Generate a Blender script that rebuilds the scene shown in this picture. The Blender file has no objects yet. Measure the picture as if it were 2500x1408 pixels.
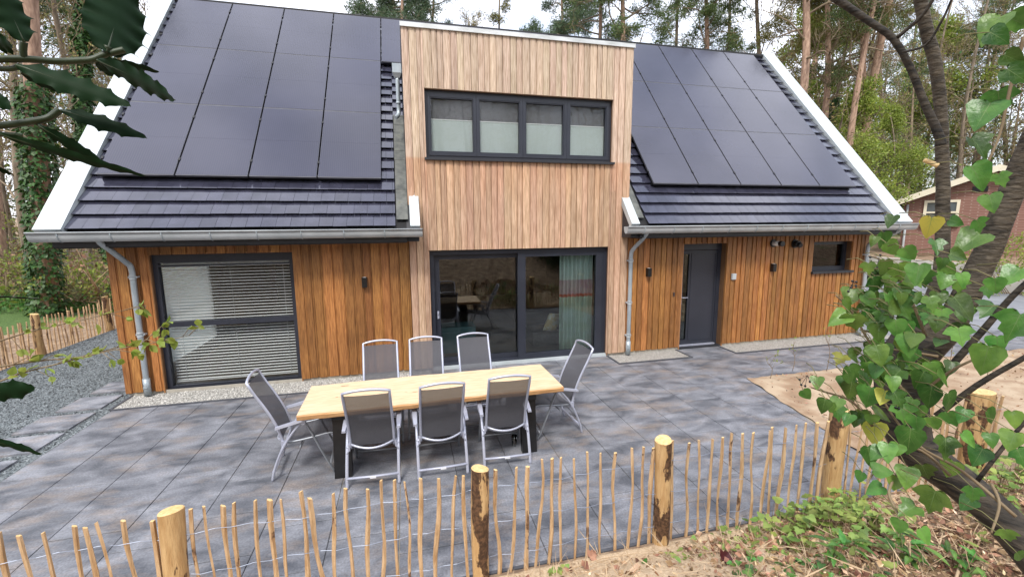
import bpy, math, random
import numpy as np
from mathutils import Vector, Matrix
R = random.Random(7)
NR = np.random.default_rng(11)
C = bpy.context.scene.collection
SC = bpy.context.scene
# ------------------------------------------------------------------ camera
CAM = np.array([5.823, -7.904, 2.730])
FPX, OX, OY, IW, IH = 1054.06, -3.53, -9.51, 2500, 1408
PITCH, YAW, ROLL = 0.14352, 0.23544, -0.00741
_f = np.array([math.sin(YAW)*math.cos(PITCH), math.cos(YAW)*math.cos(PITCH), -math.sin(PITCH)])
_r0 = np.array([math.cos(YAW), -math.sin(YAW), 0.0])
_u0 = np.cross(_r0, _f)
CR = _r0*math.cos(ROLL)+_u0*math.sin(ROLL)
CU = -_r0*math.sin(ROLL)+_u0*math.cos(ROLL)
cd = bpy.data.cameras.new('camera')
cam = bpy.data.objects.new('camera', cd); C.objects.link(cam)
cd.sensor_width = 36.0; cd.lens = FPX/IW*36.0
cd.shift_x = -OX/IW; cd.shift_y = OY/IW
cd.clip_start = 0.05; cd.clip_end = 1000
m3 = Matrix((CR, CU, -_f)).transposed()
cam.matrix_world = Matrix.Translation(Vector(CAM)) @ m3.to_4x4()
SC.camera = cam
# ------------------------------------------------------------------ light
SUN_EL, SUN_AZ = math.radians(52), math.radians(205)     # azimuth clockwise from +Y
SC.view_settings.view_transform = 'Standard'; SC.view_settings.look = 'None'
SC.view_settings.gamma = 1; SC.view_settings.use_curve_mapping = False
SC.view_settings.exposure = 1.12
w = bpy.data.worlds.new('World'); SC.world = w; w.use_nodes = True
nt = w.node_tree; nt.nodes.clear()
def N(nt, typ, **kw):
    n = nt.nodes.new(typ)
    for k, v in kw.items():
        if k.startswith('i_'):
            n.inputs[k[2:].replace('_', ' ')].default_value = v
        else: setattr(n, k, v)
    return n
sky = N(nt, 'ShaderNodeTexSky', sky_type='NISHITA', sun_disc=False)
sky.sun_elevation = SUN_EL; sky.sun_rotation = SUN_AZ; sky.dust_density = 2.5; sky.air_density = 1.2
tc = N(nt, 'ShaderNodeTexCoord')
mp = N(nt, 'ShaderNodeMapping'); mp.inputs['Scale'].default_value = (1.6, 1.6, 3.2)
nz = N(nt, 'ShaderNodeTexNoise'); nz.inputs['Scale'].default_value = 2.2; nz.inputs['Detail'].default_value = 7; nz.inputs['Roughness'].default_value = .55
rp = N(nt, 'ShaderNodeValToRGB'); rp.color_ramp.elements[0].position = .34; rp.color_ramp.elements[0].color = (.30, .30, .30, 1)
rp.color_ramp.elements[1].position = .58; rp.color_ramp.elements[1].color = (1, 1, 1, 1)
mx = N(nt, 'ShaderNodeMix', data_type='RGBA')
mx.inputs['B'].default_value = (8.2, 8.4, 9.2, 1)       # sunlit cloud veil
bg = N(nt, 'ShaderNodeBackground'); bg.inputs['Strength'].default_value = 0.105
wo = N(nt, 'ShaderNodeOutputWorld')
L = nt.links.new
L(tc.outputs['Generated'], mp.inputs['Vector']); L(mp.outputs['Vector'], nz.inputs['Vector'])
L(nz.outputs['Fac'], rp.inputs['Fac']); L(rp.outputs['Color'], mx.inputs['Factor'])
L(sky.outputs['Color'], mx.inputs['A']); L(mx.outputs['Result'], bg.inputs['Color']); L(bg.outputs['Background'], wo.inputs['Surface'])
sd = bpy.data.lights.new('sun', 'SUN'); sun = bpy.data.objects.new('sun', sd); C.objects.link(sun)
sd.energy = 1.5; sd.angle = math.radians(14); sd.color = (1.0, .96, .9)
sdir = Vector((math.sin(SUN_AZ)*math.cos(SUN_EL), math.cos(SUN_AZ)*math.cos(SUN_EL), math.sin(SUN_EL)))
sun.rotation_euler = sdir.to_track_quat('Z', 'Y').to_euler(); sun.location = (0, -20, 30)
SC.cycles.max_bounces = 8; SC.cycles.transparent_max_bounces = 24
# ------------------------------------------------------------------ picture measurements -> world points
def ray(px, py):
    a = (px-IW/2-OX)/FPX; b = -(py-IH/2-OY)/FPX
    return _f+a*CR+b*CU
def PZ(px, py, z=0.):
    d = ray(px, py); return CAM+d*((z-CAM[2])/d[2])
def PY(px, py, y):
    d = ray(px, py); return CAM+d*((y-CAM[1])/d[1])
def PD(px, py, dist):
    d = ray(px, py); return CAM+d/np.linalg.norm(d)*dist
def PH(px, py, dist):
    d = ray(px, py); return CAM+d*(dist/math.hypot(d[0], d[1]))
# ------------------------------------------------------------------ mesh helpers
class MB:
    def __init__(s): s.v = []; s.f = []; s.m = []; s.sm = []; s.blocks = []
    def add(s, vs, fs, m=0, smooth=False):
        o = len(s.v); s.v.extend([tuple(map(float, p)) for p in vs])
        for f in fs: s.f.append(tuple(i+o for i in f)); s.m.append(m); s.sm.append(smooth)
    def box(s, x0, x1, y0, y1, z0, z1, m=0):
        s.add([(x0,y0,z0),(x1,y0,z0),(x1,y1,z0),(x0,y1,z0),(x0,y0,z1),(x1,y0,z1),(x1,y1,z1),(x0,y1,z1)],
              [(0,3,2,1),(4,5,6,7),(0,1,5,4),(1,2,6,5),(2,3,7,6),(3,0,4,7)], m)
    def hexa(s, p, m=0):
        s.add(p, [(0,3,2,1),(4,5,6,7),(0,1,5,4),(1,2,6,5),(2,3,7,6),(3,0,4,7)], m)
    def bar(s, a, b, w, h, up=(0,0,1), m=0):
        a = np.array(a, float); b = np.array(b, float); d = b-a; d /= np.linalg.norm(d)
        sd = np.cross(d, up); sd /= np.linalg.norm(sd)+1e-9; u = np.cross(sd, d)
        p = []
        for c in (a, b):
            p += [c-sd*w/2-u*h/2, c+sd*w/2-u*h/2, c+sd*w/2+u*h/2, c-sd*w/2+u*h/2]
        s.hexa(p, m)
    def tube(s, pts, rad, n=6, m=0, cap=True, smooth=True, sq=1.0, tw=0.0):
        pts = [np.array(p, float) for p in pts]; k = len(pts)
        if not hasattr(rad, '__len__'): rad = [rad]*k
        T = []
        for i in range(k):
            d = pts[min(i+1, k-1)]-pts[max(i-1, 0)]; T.append(d/(np.linalg.norm(d)+1e-12))
        ref = np.array((0, 0, 1.)) if abs(T[0][2]) < .9 else np.array((0, 1., 0))
        u = np.cross(T[0], ref); u /= np.linalg.norm(u)
        vs = []
        for i in range(k):
            u = u-T[i]*(u@T[i]); u /= np.linalg.norm(u)+1e-12; v = np.cross(T[i], u)
            for j in range(n):
                a = 2*math.pi*j/n+tw
                vs.append(pts[i]+u*math.cos(a)*rad[i]+v*math.sin(a)*rad[i]*sq)
        fs = []
        for i in range(k-1):
            for j in range(n):
                a = i*n+j; b = i*n+(j+1) % n; fs.append((a, b, b+n, a+n))
        s.add(vs, fs, m, smooth)
        if cap:
            o = len(s.v)-k*n
            s.f.append(tuple(o+j for j in range(n-1, -1, -1))); s.m.append(m); s.sm.append(False)
            s.f.append(tuple(o+(k-1)*n+j for j in range(n))); s.m.append(m); s.sm.append(False)
    def quads(s, V, m=0, smooth=False):          # V (n,4,3)
        s.blocks.append((np.asarray(V, float), m, smooth))
def smooth_path(pts, sub=6):
    pts = [np.array(p, float) for p in pts]; out = []
    for i in range(len(pts)-1):
        p0 = pts[max(i-1, 0)]; p1 = pts[i]; p2 = pts[i+1]; p3 = pts[min(i+2, len(pts)-1)]
        for k in range(sub):
            t = k/sub
            out.append(.5*((2*p1)+(-p0+p2)*t+(2*p0-5*p1+4*p2-p3)*t*t+(-p0+3*p1-3*p2+p3)*t**3))
    out.append(pts[-1]); return out
def unit(a): return a/(np.linalg.norm(a, axis=-1, keepdims=True)+1e-12)
def cards(P, A, B, ln, wd):
    """diamond/leaf quads: base P, axis A, side B"""
    ln = np.asarray(ln)[:, None]*np.ones((len(P), 1)); wd = np.asarray(wd)[:, None]*np.ones((len(P), 1))
    mid = P+A*ln*.45
    return np.stack([P, mid+B*wd*.5, P+A*ln, mid-B*wd*.5], 1)
def rdir(n, zb=0.): 
    v = NR.normal(size=(n, 3)); v[:, 2] += zb; return unit(v)
def perp(A):
    return unit(np.cross(A, rdir(len(A))))
OFF = {}
def obj(name, mb, mats, parent=None, off=None):
    if off is None: off = OFF.get(parent.name, (0, 0, 0)) if parent else (0, 0, 0)
    off = np.array(off, float)
    nb = sum(len(b[0]) for b in mb.blocks)
    me = bpy.data.meshes.new(name)
    if mb.blocks:
        V0 = np.array(mb.v, float).reshape(-1, 3)
        Vq = np.concatenate([b[0].reshape(-1, 3) for b in mb.blocks])
        V = np.concatenate([V0, Vq])-off
        lens = np.array([len(f) for f in mb.f]+[4]*nb, np.int32)
        loops = np.concatenate([np.array([i for f in mb.f for i in f], np.int32), np.arange(len(Vq), dtype=np.int32)+len(V0)])
        me.vertices.add(len(V)); me.vertices.foreach_set('co', V.ravel().astype(np.float32))
        me.loops.add(len(loops)); me.loops.foreach_set('vertex_index', loops.astype(np.int32))
        me.polygons.add(len(lens)); st = np.concatenate([[0], np.cumsum(lens)[:-1]]).astype(np.int32)
        me.polygons.foreach_set('loop_start', st)
        mi = np.array(mb.m+sum([[b[1]]*len(b[0]) for b in mb.blocks], []), np.int32)
        smv = np.array(mb.sm+sum([[b[2]]*len(b[0]) for b in mb.blocks], []), bool)
        for mt in (mats if isinstance(mats, (list, tuple)) else [mats]): me.materials.append(mt)
        me.polygons.foreach_set('material_index', mi); me.polygons.foreach_set('use_smooth', smv)
        me.update(calc_edges=True); me.validate()
    else:
        me.from_pydata([tuple(np.array(p)-off) for p in mb.v], [], mb.f)
        for mt in (mats if isinstance(mats, (list, tuple)) else [mats]): me.materials.append(mt)
        me.polygons.foreach_set('material_index', np.array(mb.m, np.int32)); me.polygons.foreach_set('use_smooth', np.array(mb.sm, bool))
        me.update()
    o = bpy.data.objects.new(name, me); C.objects.link(o)
    if parent: o.parent = parent; OFF[o.name] = tuple(off)
    return o
def tag(o, label=None, cat=None, group=None, kind=None):
    if label: o['label'] = label
    if cat: o['category'] = cat
    if group: o['group'] = group
    if kind: o['kind'] = kind
    return o
def thing(name, label, cat, loc=(0, 0, 0), group=None, rz=0.):
    o = bpy.data.objects.new(name, None); C.objects.link(o); o.location = loc; o.rotation_euler = (0, 0, rz)
    o.empty_display_size = .2
    OFF[o.name] = tuple(loc) if rz == 0 else (0, 0, 0)
    return tag(o, label, cat, group)
def dup(root, loc, rz=0., scale=1., label=None, group=None, tilt=None):
    r = root.copy(); C.objects.link(r); r.location = loc
    r.rotation_euler = (tilt[0], tilt[1], rz) if tilt else (0, 0, rz); r.scale = (scale,)*3
    if label: r['label'] = label
    if group: r['group'] = group
    for ch in list(root.children):
        c = ch.copy(); C.objects.link(c); c.parent = r
        for g in list(ch.children):
            d = g.copy(); C.objects.link(d); d.parent = c
    return r
# ------------------------------------------------------------------ materials
def mat(name, c1, c2=None, rough=.6, metal=0., scale=5., stretch=(1, 1, 1), detail=4., island=0., bump=0., bscale=None, spec=.5, ramp=(.35, .65), coat=0., transl=0., alpha=1., hue=0., distort=0., third=None):
    m = bpy.data.materials.new(name); m.use_nodes = True; nt = m.node_tree; L = nt.links.new
    b = nt.nodes['Principled BSDF']; out = nt.nodes['Material Output']
    b.inputs['Roughness'].default_value = rough; b.inputs['Metallic'].default_value = metal
    b.inputs['Specular IOR Level'].default_value = spec
    if coat: b.inputs['Coat Weight'].default_value = coat; b.inputs['Coat Roughness'].default_value = .08
    c2 = c2 or c1
    tc = N(nt, 'ShaderNodeTexCoord'); mp = N(nt, 'ShaderNodeMapping'); mp.inputs['Scale'].default_value = stretch
    L(tc.outputs['Object'], mp.inputs['Vector'])
    vec = mp.outputs['Vector']
    g = N(nt, 'ShaderNodeNewGeometry')
    if island:
        ad = N(nt, 'ShaderNodeVectorMath', operation='MULTIPLY_ADD')
        ad.inputs[1].default_value = (37.1, 91.7, 13.3)
        L(g.outputs['Random Per Island'], ad.inputs[0]); L(vec, ad.inputs[2]); vec = ad.outputs['Vector']
    nz = N(nt, 'ShaderNodeTexNoise'); nz.inputs['Scale'].default_value = scale; nz.inputs['Detail'].default_value = detail; nz.inputs['Distortion'].default_value = distort
    L(vec, nz.inputs['Vector'])
    rp = N(nt, 'ShaderNodeValToRGB'); e = rp.color_ramp.elements
    e[0].position, e[1].position = ramp; e[0].color = (*c1, 1); e[1].color = (*c2, 1)
    if third:
        t = e.new(third[0]); t.color = (*third[1], 1)
    L(nz.outputs['Fac'], rp.inputs['Fac']); col = rp.outputs['Color']
    if island or hue:
        hs = N(nt, 'ShaderNodeHueSaturation')
        mr = N(nt, 'ShaderNodeMapRange'); mr.inputs['To Min'].default_value = 1-island; mr.inputs['To Max'].default_value = 1+island
        L(g.outputs['Random Per Island'], mr.inputs['Value']); L(mr.outputs['Result'], hs.inputs['Value'])
        if hue:
            wn = N(nt, 'ShaderNodeTexWhiteNoise', noise_dimensions='1D'); L(g.outputs['Random Per Island'], wn.inputs['W'])
            mr2 = N(nt, 'ShaderNodeMapRange'); mr2.inputs['To Min'].default_value = .5-hue; mr2.inputs['To Max'].default_value = .5+hue
            L(wn.outputs['Value'], mr2.inputs['Value']); L(mr2.outputs['Result'], hs.inputs['Hue'])
        L(col, hs.inputs['Color']); col = hs.outputs['Color']
    L(col, b.inputs['Base Color'])
    if bump:
        bn = N(nt, 'ShaderNodeTexNoise'); bn.inputs['Scale'].default_value = bscale or scale*4; bn.inputs['Detail'].default_value = 3
        L(vec, bn.inputs['Vector'])
        bp = N(nt, 'ShaderNodeBump'); bp.inputs['Strength'].default_value = min(1, bump); bp.inputs['Distance'].default_value = .01
        L(bn.outputs['Fac'], bp.inputs['Height']); L(bp.outputs['Normal'], b.inputs['Normal'])
    sh = b.outputs['BSDF']
    if transl:
        tl = N(nt, 'ShaderNodeBsdfTranslucent'); L(col, tl.inputs['Color'])
        ms = N(nt, 'ShaderNodeMixShader'); ms.inputs['Fac'].default_value = transl
        L(sh, ms.inputs[1]); L(tl.outputs['BSDF'], ms.inputs[2]); sh = ms.outputs['Shader']
    if alpha < 1:
        tp = N(nt, 'ShaderNodeBsdfTransparent'); ms = N(nt, 'ShaderNodeMixShader'); ms.inputs['Fac'].default_value = alpha
        L(tp.outputs['BSDF'], ms.inputs[1]); L(sh, ms.inputs[2]); sh = ms.outputs['Shader']
    L(sh, out.inputs['Surface'])
    m['col'] = 1
    return m
def glass(name, tint=(.82, .9, .88), boost=1.0, rough=0.0, wave=.05):
    m = bpy.data.materials.new(name); m.use_nodes = True; nt = m.node_tree; L = nt.links.new
    nt.nodes.remove(nt.nodes['Principled BSDF']); out = nt.nodes['Material Output']
    fr = N(nt, 'ShaderNodeFresnel'); fr.inputs['IOR'].default_value = 1.5
    mu = N(nt, 'ShaderNodeMath', operation='MULTIPLY', use_clamp=True); mu.inputs[1].default_value = boost
    t = N(nt, 'ShaderNodeBsdfTransparent'); t.inputs['Color'].default_value = (*tint, 1)
    g = N(nt, 'ShaderNodeBsdfGlossy'); g.inputs['Roughness'].default_value = rough
    tcx = N(nt, 'ShaderNodeTexCoord'); nz = N(nt, 'ShaderNodeTexNoise'); nz.inputs['Scale'].default_value = 1.3
    bp = N(nt, 'ShaderNodeBump'); bp.inputs['Strength'].default_value = wave; bp.inputs['Distance'].default_value = .05
    L(tcx.outputs['Object'], nz.inputs['Vector']); L(nz.outputs['Fac'], bp.inputs['Height']); L(bp.outputs['Normal'], g.inputs['Normal'])
    ms = N(nt, 'ShaderNodeMixShader')
    L(fr.outputs['Fac'], mu.inputs[0]); L(mu.outputs['Value'], ms.inputs['Fac']); L(t.outputs['BSDF'], ms.inputs[1]); L(g.outputs['BSDF'], ms.inputs[2])
    L(ms.outputs['Shader'], out.inputs['Surface']); return m
MT = {}
MT['wood'] = mat('oiled_larch', (.205, .078, .019), (.415, .185, .054), .5, scale=9, stretch=(9, 9, .5), island=.26, hue=.006, bump=.25, bscale=30, distort=.6, detail=6)
def weathered():
    m = mat('weathered_larch', (.39, .27, .18), (.64, .495, .375), .7, scale=9, stretch=(9, 9, .45), island=.13, hue=.012, bump=.25, bscale=30, distort=.5, detail=6)
    nt = m.node_tree; L = nt.links.new; b = nt.nodes['Principled BSDF']
    src = b.inputs['Base Color'].links[0].from_socket
    tcx = N(nt, 'ShaderNodeTexCoord'); sp = N(nt, 'ShaderNodeSeparateXYZ'); L(tcx.outputs['Object'], sp.inputs['Vector'])
    # timber that rain and sun have not yet bleached: the stretch below the window sill and inside the jambs
    zz = N(nt, 'ShaderNodeValToRGB'); e = zz.color_ramp.elements
    mr = N(nt, 'ShaderNodeMapRange'); mr.inputs['From Min'].default_value = 0; mr.inputs['From Max'].default_value = 6; L(sp.outputs['Z'], mr.inputs['Value'])
    L(mr.outputs['Result'], zz.inputs['Fac'])
    e[0].position = .0; e[0].color = (.55, .55, .55, 1); e[1].position = .645; e[1].color = (0, 0, 0, 1)
    for p, v in ((.33, .75), (.40, .68), (.52, .75), (.60, .95), (.638, 1.)): t = e.new(p); t.color = (v, v, v, 1)
    xr = N(nt, 'ShaderNodeMapRange'); xr.inputs['From Min'].default_value = 6.12; xr.inputs['From Max'].default_value = 6.3; L(sp.outputs['X'], xr.inputs['Value'])
    xr2 = N(nt, 'ShaderNodeMapRange'); xr2.inputs['From Min'].default_value = 9.85; xr2.inputs['From Max'].default_value = 9.72; L(sp.outputs['X'], xr2.inputs['Value'])
    a = N(nt, 'ShaderNodeMath', operation='MULTIPLY'); L(xr.outputs['Result'], a.inputs[0]); L(xr2.outputs['Result'], a.inputs[1])
    a1 = N(nt, 'ShaderNodeMath', operation='MULTIPLY_ADD'); a1.inputs[1].default_value = .5; a1.inputs[2].default_value = .5; L(a.outputs['Value'], a1.inputs[0])
    nz = N(nt, 'ShaderNodeTexNoise'); nz.inputs['Scale'].default_value = 3
    mp = N(nt, 'ShaderNodeMapping'); mp.inputs['Scale'].default_value = (4, 4, .6); L(tcx.outputs['Object'], mp.inputs['Vector']); L(mp.outputs['Vector'], nz.inputs['Vector'])
    nr = N(nt, 'ShaderNodeMapRange'); nr.inputs['From Min'].default_value = .3; nr.inputs['From Max'].default_value = .6; nr.inputs['To Min'].default_value = .8; L(nz.outputs['Fac'], nr.inputs['Value'])
    a2 = N(nt, 'ShaderNodeMath', operation='MULTIPLY'); L(zz.outputs['Color'], a2.inputs[0]); L(a1.outputs['Value'], a2.inputs[1])
    a3 = N(nt, 'ShaderNodeMath', operation='MULTIPLY'); L(a2.outputs['Value'], a3.inputs[0]); L(nr.outputs['Result'], a3.inputs[1])
    mul = N(nt, 'ShaderNodeMix', data_type='RGBA', blend_type='MULTIPLY'); mul.inputs['B'].default_value = (.86, .46, .20, 1)
    L(a3.outputs['Value'], mul.inputs['Factor']); L(src, mul.inputs['A']); L(mul.outputs['Result'], b.inputs['Base Color'])
    return m
def blotch(m, lo, hi, sc, st):
    nt = m.node_tree; L = nt.links.new; b = nt.nodes['Principled BSDF']; src = b.inputs['Base Color'].links[0].from_socket
    tcx = N(nt, 'ShaderNodeTexCoord'); mp = N(nt, 'ShaderNodeMapping'); mp.inputs['Scale'].default_value = st; nz = N(nt, 'ShaderNodeTexNoise'); nz.inputs['Scale'].default_value = sc; nz.inputs['Detail'].default_value = 5
    L(tcx.outputs['Object'], mp.inputs['Vector']); L(mp.outputs['Vector'], nz.inputs['Vector'])
    mr = N(nt, 'ShaderNodeMapRange'); mr.inputs['From Min'].default_value = .3; mr.inputs['From Max'].default_value = .7; mr.inputs['To Min'].default_value = lo; mr.inputs['To Max'].default_value = hi; L(nz.outputs['Fac'], mr.inputs['Value'])
    hs = N(nt, 'ShaderNodeHueSaturation'); L(mr.outputs['Result'], hs.inputs['Value']); L(src, hs.inputs['Color']); L(hs.outputs['Color'], b.inputs['Base Color'])
blotch(MT['wood'], .78, 1.18, 1.6, (1, 1, .6))
MT['bay'] = weathered(); blotch(MT['bay'], .86, 1.1, 2.2, (2.5, 1, .5))
MT['woodback'] = mat('batten_wood', (.10, .05, .022), (.16, .08, .035), .8, scale=6, stretch=(6, 6, .6))
MT['jamb'] = mat('jamb_wood', (.30, .14, .055), (.40, .2, .085), .6, scale=9, stretch=(8, 8, .6), island=.15)
MT['frame'] = mat('anthracite_frame', (.022, .025, .036), (.028, .032, .045), .38, scale=2)
MT['soffit'] = mat('anthracite_board', (.018, .019, .024), (.026, .027, .032), .5, scale=3)
MT['black'] = mat('black_steel', (.006, .006, .007), (.011, .011, .012), .35, scale=20)
MT['zinc'] = mat('zinc', (.40, .43, .445), (.50, .53, .545), .42, .15, scale=3, detail=6)
MT['galv'] = mat('galvanised_pipe', (.30, .35, .38), (.44, .49, .52), .42, .35, scale=6, detail=6, stretch=(1, 1, .4))
MT['zincbright'] = mat('pale_zinc_sheet', (.46, .51, .52), (.60, .645, .655), .42, .25, scale=2.2, detail=7)
MT['bayrim'] = mat('streaked_zinc_trim', (.46, .47, .45), (.66, .67, .66), .4, .35, scale=3, detail=7, stretch=(1, 1, 4))
MT['tile'] = mat('glazed_roof_tile', (.040, .041, .064), (.062, .063, .095), .10, .3, scale=4, island=.10, spec=.9, coat=.5)
MT['roofdark'] = mat('roof_underlay', (.008, .008, .009), rough=.8)
MT['lead'] = mat('grey_lead', (.06, .065, .06), (.13, .135, .12), .6, scale=8, detail=6, third=(.8, (.09, .10, .05)), bump=.5)
MT['concrete'] = mat('concrete_plinth', (.35, .32, .27), (.45, .42, .36), .85, scale=8)
MT['white'] = mat('white_plaster', (.74, .73, .70), (.80, .79, .77), .8, scale=2)
MT['slat'] = mat('white_blind_slat', (.90, .91, .90), rough=.5, transl=.12)
MT['slatglow'] = mat('translucent_white_slat', (.86, .92, .92), rough=.5, transl=.6)
MT['floorwood'] = mat('pale_oak_floor', (.28, .22, .15), (.38, .3, .21), .35, scale=6, stretch=(1, 8, 1))
MT['silver'] = mat('silver_alloy', (.44, .46, .55), (.50, .52, .61), .38, .4, scale=4)
MT['greyalloy'] = mat('grey_alloy', (.26, .28, .31), (.31, .33, .36), .4, .55, scale=4)
MT['glass'] = glass('window_glass', (.92, .965, .95), boost=1.7, wave=.03); MT['clearglass'] = glass('clear_window_glass', (.985, .995, .99), boost=.6, wave=.004)
MT['glassdark'] = glass('tinted_glass', (.62, .7, .68), boost=1.6)
MT['label'] = mat('white_sticker', (.8, .8, .8), (.7, .72, .78), .5, scale=60)
def panel_mat():
    m = mat('solar_cell', (.034, .035, .059), (.048, .049, .079), .13, .15, scale=.7, spec=.7, coat=.2)
    nt = m.node_tree; L = nt.links.new; b = nt.nodes['Principled BSDF']; src = b.inputs['Base Color'].links[0].from_socket
    tcx = N(nt, 'ShaderNodeTexCoord'); wv = N(nt, 'ShaderNodeTexWave', bands_direction='X'); wv.inputs['Scale'].default_value = 9.5
    L(tcx.outputs['Object'], wv.inputs['Vector'])
    r = N(nt, 'ShaderNodeValToRGB'); r.color_ramp.elements[0].position = .8; r.color_ramp.elements[0].color = (0, 0, 0, 1); r.color_ramp.elements[1].color = (.55, .55, .55, 1)
    L(wv.outputs['Color'], r.inputs['Fac'])
    mi = N(nt, 'ShaderNodeMix', data_type='RGBA'); mi.inputs['B'].default_value = (.07, .07, .09, 1)
    L(r.outputs['Color'], mi.inputs['Factor']); L(src, mi.inputs['A']); L(mi.outputs['Result'], b.inputs['Base Color'])
    return m
MT['panel'] = panel_mat()
MT['panelframe'] = mat('panel_frame', (.13, .13, .145), (.17, .17, .185), .3, .5)
MT['fabric'] = mat('charcoal_textilene', (.06, .06, .07), (.098, .098, .11), .75, scale=240, alpha=.86, island=0)
MT['oak'] = mat('pale_oak', (.60, .42, .245), (.76, .59, .40), .5, scale=5, stretch=(.7, 8, 8), detail=7, distort=1.2, bump=.12)
MT['oakedge'] = mat('live_edge_oak', (.38, .19, .07), (.55, .32, .14), .6, scale=5, stretch=(.8, 6, 6), detail=6, distort=1)
def bark_patch(name, wood1, wood2, bark, amount, sc):
    m = mat(name, wood1, wood2, .75, scale=7, stretch=(5, 5, .8), detail=7, bump=.7, bscale=25, island=.18)
    nt = m.node_tree; L = nt.links.new; b = nt.nodes['Principled BSDF']; src = b.inputs['Base Color'].links[0].from_socket
    tcx = N(nt, 'ShaderNodeTexCoord'); g = N(nt, 'ShaderNodeObjectInfo')
    ad = N(nt, 'ShaderNodeVectorMath', operation='MULTIPLY_ADD'); ad.inputs[1].default_value = (51, 33, 77); L(g.outputs['Random'], ad.inputs[0])
    mp = N(nt, 'ShaderNodeMapping'); mp.inputs['Scale'].default_value = (1, 1, .33); L(tcx.outputs['Object'], mp.inputs['Vector']); L(mp.outputs['Vector'], ad.inputs[2])
    nz = N(nt, 'ShaderNodeTexNoise'); nz.inputs['Scale'].default_value = sc; nz.inputs['Detail'].default_value = 5; nz.inputs['Roughness'].default_value = .6; L(ad.outputs['Vector'], nz.inputs['Vector'])
    rp = N(nt, 'ShaderNodeValToRGB'); e = rp.color_ramp.elements; e[0].position = amount; e[0].color = (0, 0, 0, 1); e[1].position = amount+.025; e[1].color = (1, 1, 1, 1)
    L(nz.outputs['Fac'], rp.inputs['Fac'])
    n2 = N(nt, 'ShaderNodeTexNoise'); n2.inputs['Scale'].default_value = 40; L(tcx.outputs['Object'], n2.inputs['Vector'])
    r2 = N(nt, 'ShaderNodeValToRGB'); r2.color_ramp.elements[0].position = .4; r2.color_ramp.elements[1].position = .62; r2.color_ramp.elements[0].color = (*bark, 1); r2.color_ramp.elements[1].color = (bark[0]*2.6, bark[1]*2.8, bark[2]*3, 1); L(n2.outputs['Fac'], r2.inputs['Fac'])
    mi = N(nt, 'ShaderNodeMix', data_type='RGBA'); L(rp.outputs['Color'], mi.inputs['Factor']); L(src, mi.inputs['A']); L(r2.outputs['Color'], mi.inputs['B']); L(mi.outputs['Result'], b.inputs['Base Color'])
    return m
MT['picket'] = bark_patch('cleft_chestnut', (.37, .225, .11), (.57, .40, .235), (.095, .05, .025), .61, 9)
MT['post'] = bark_patch('peeled_chestnut_post', (.40, .24, .10), (.55, .37, .18), (.055, .026, .012), .545, 7)
MT['barkpost'] = bark_patch('half_barked_chestnut_post', (.40, .24, .10), (.55, .37, .18), (.05, .024, .011), .47, 7)
MT['endgrain'] = mat('sawn_end_grain', (.62, .40, .16), (.74, .54, .27), .7, scale=40)
MT['wire'] = mat('galvanised_wire', (.24, .27, .34), rough=.45, metal=.4)
MT['kerb'] = mat('dark_kerb', (.055, .058, .07), (.085, .088, .10), .8, scale=9)
def patio_mat(name, v):
    m = mat(name, (.080*v, .086*v, .101*v), (.236*v, .243*v, .268*v), .62, scale=3.4, stretch=(.8, 1.35, 1), detail=10, bump=.15, bscale=90, ramp=(.34, .66), distort=.5)
    nt = m.node_tree; L = nt.links.new; b = nt.nodes['Principled BSDF']; src = b.inputs['Base Color'].links[0].from_socket
    tcx = N(nt, 'ShaderNodeTexCoord'); nz = N(nt, 'ShaderNodeTexNoise'); nz.inputs['Scale'].default_value = 2.1; nz.inputs['Detail'].default_value = 10; nz.inputs['Roughness'].default_value = .68
    mp = N(nt, 'ShaderNodeMapping'); mp.inputs['Location'].default_value = (9, 4, 2); mp.inputs['Rotation'].default_value = (0, 0, .6); mp.inputs['Scale'].default_value = (.8, 1.8, 1); L(tcx.outputs['Object'], mp.inputs['Vector']); L(mp.outputs['Vector'], nz.inputs['Vector'])
    rp = N(nt, 'ShaderNodeValToRGB'); e = rp.color_ramp.elements; e[0].position = .5; e[0].color = (0, 0, 0, 1); e[1].position = .72; e[1].color = (.75, .75, .75, 1); L(nz.outputs['Fac'], rp.inputs['Fac'])
    mi = N(nt, 'ShaderNodeMix', data_type='RGBA'); mi.inputs['B'].default_value = (.27*v, .215*v, .175*v, 1)
    L(rp.outputs['Color'], mi.inputs['Factor']); L(src, mi.inputs['A'])
    n3 = N(nt, 'ShaderNodeTexNoise'); n3.inputs['Scale'].default_value = 55; n3.inputs['Detail'].default_value = 2; L(tcx.outputs['Object'], n3.inputs['Vector'])
    mr = N(nt, 'ShaderNodeMapRange'); mr.inputs['From Min'].default_value = .3; mr.inputs['From Max'].default_value = .7; mr.inputs['To Min'].default_value = .78; mr.inputs['To Max'].default_value = 1.2; L(n3.outputs['Fac'], mr.inputs['Value'])
    g = N(nt, 'ShaderNodeNewGeometry'); m4 = N(nt, 'ShaderNodeMapRange'); m4.inputs['To Min'].default_value = .88; m4.inputs['To Max'].default_value = 1.1; L(g.outputs['Random Per Island'], m4.inputs['Value'])
    mm = N(nt, 'ShaderNodeMath', operation='MULTIPLY'); L(mr.outputs['Result'], mm.inputs[0]); L(m4.outputs['Result'], mm.inputs[1])
    hs = N(nt, 'ShaderNodeHueSaturation'); L(mm.outputs['Value'], hs.inputs['Value']); L(mi.outputs['Result'], hs.inputs['Color']); L(hs.outputs['Color'], b.inputs['Base Color'])
    return m
MT['patio'] = patio_mat('patio_slab', 1.0)
MT['step'] = patio_mat('stepping_slab', 1.2)
MT['bedding'] = mat('jointing_sand', (.36, .31, .23), (.09, .09, .095), .9, scale=.8, ramp=(.45, .55))
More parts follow.
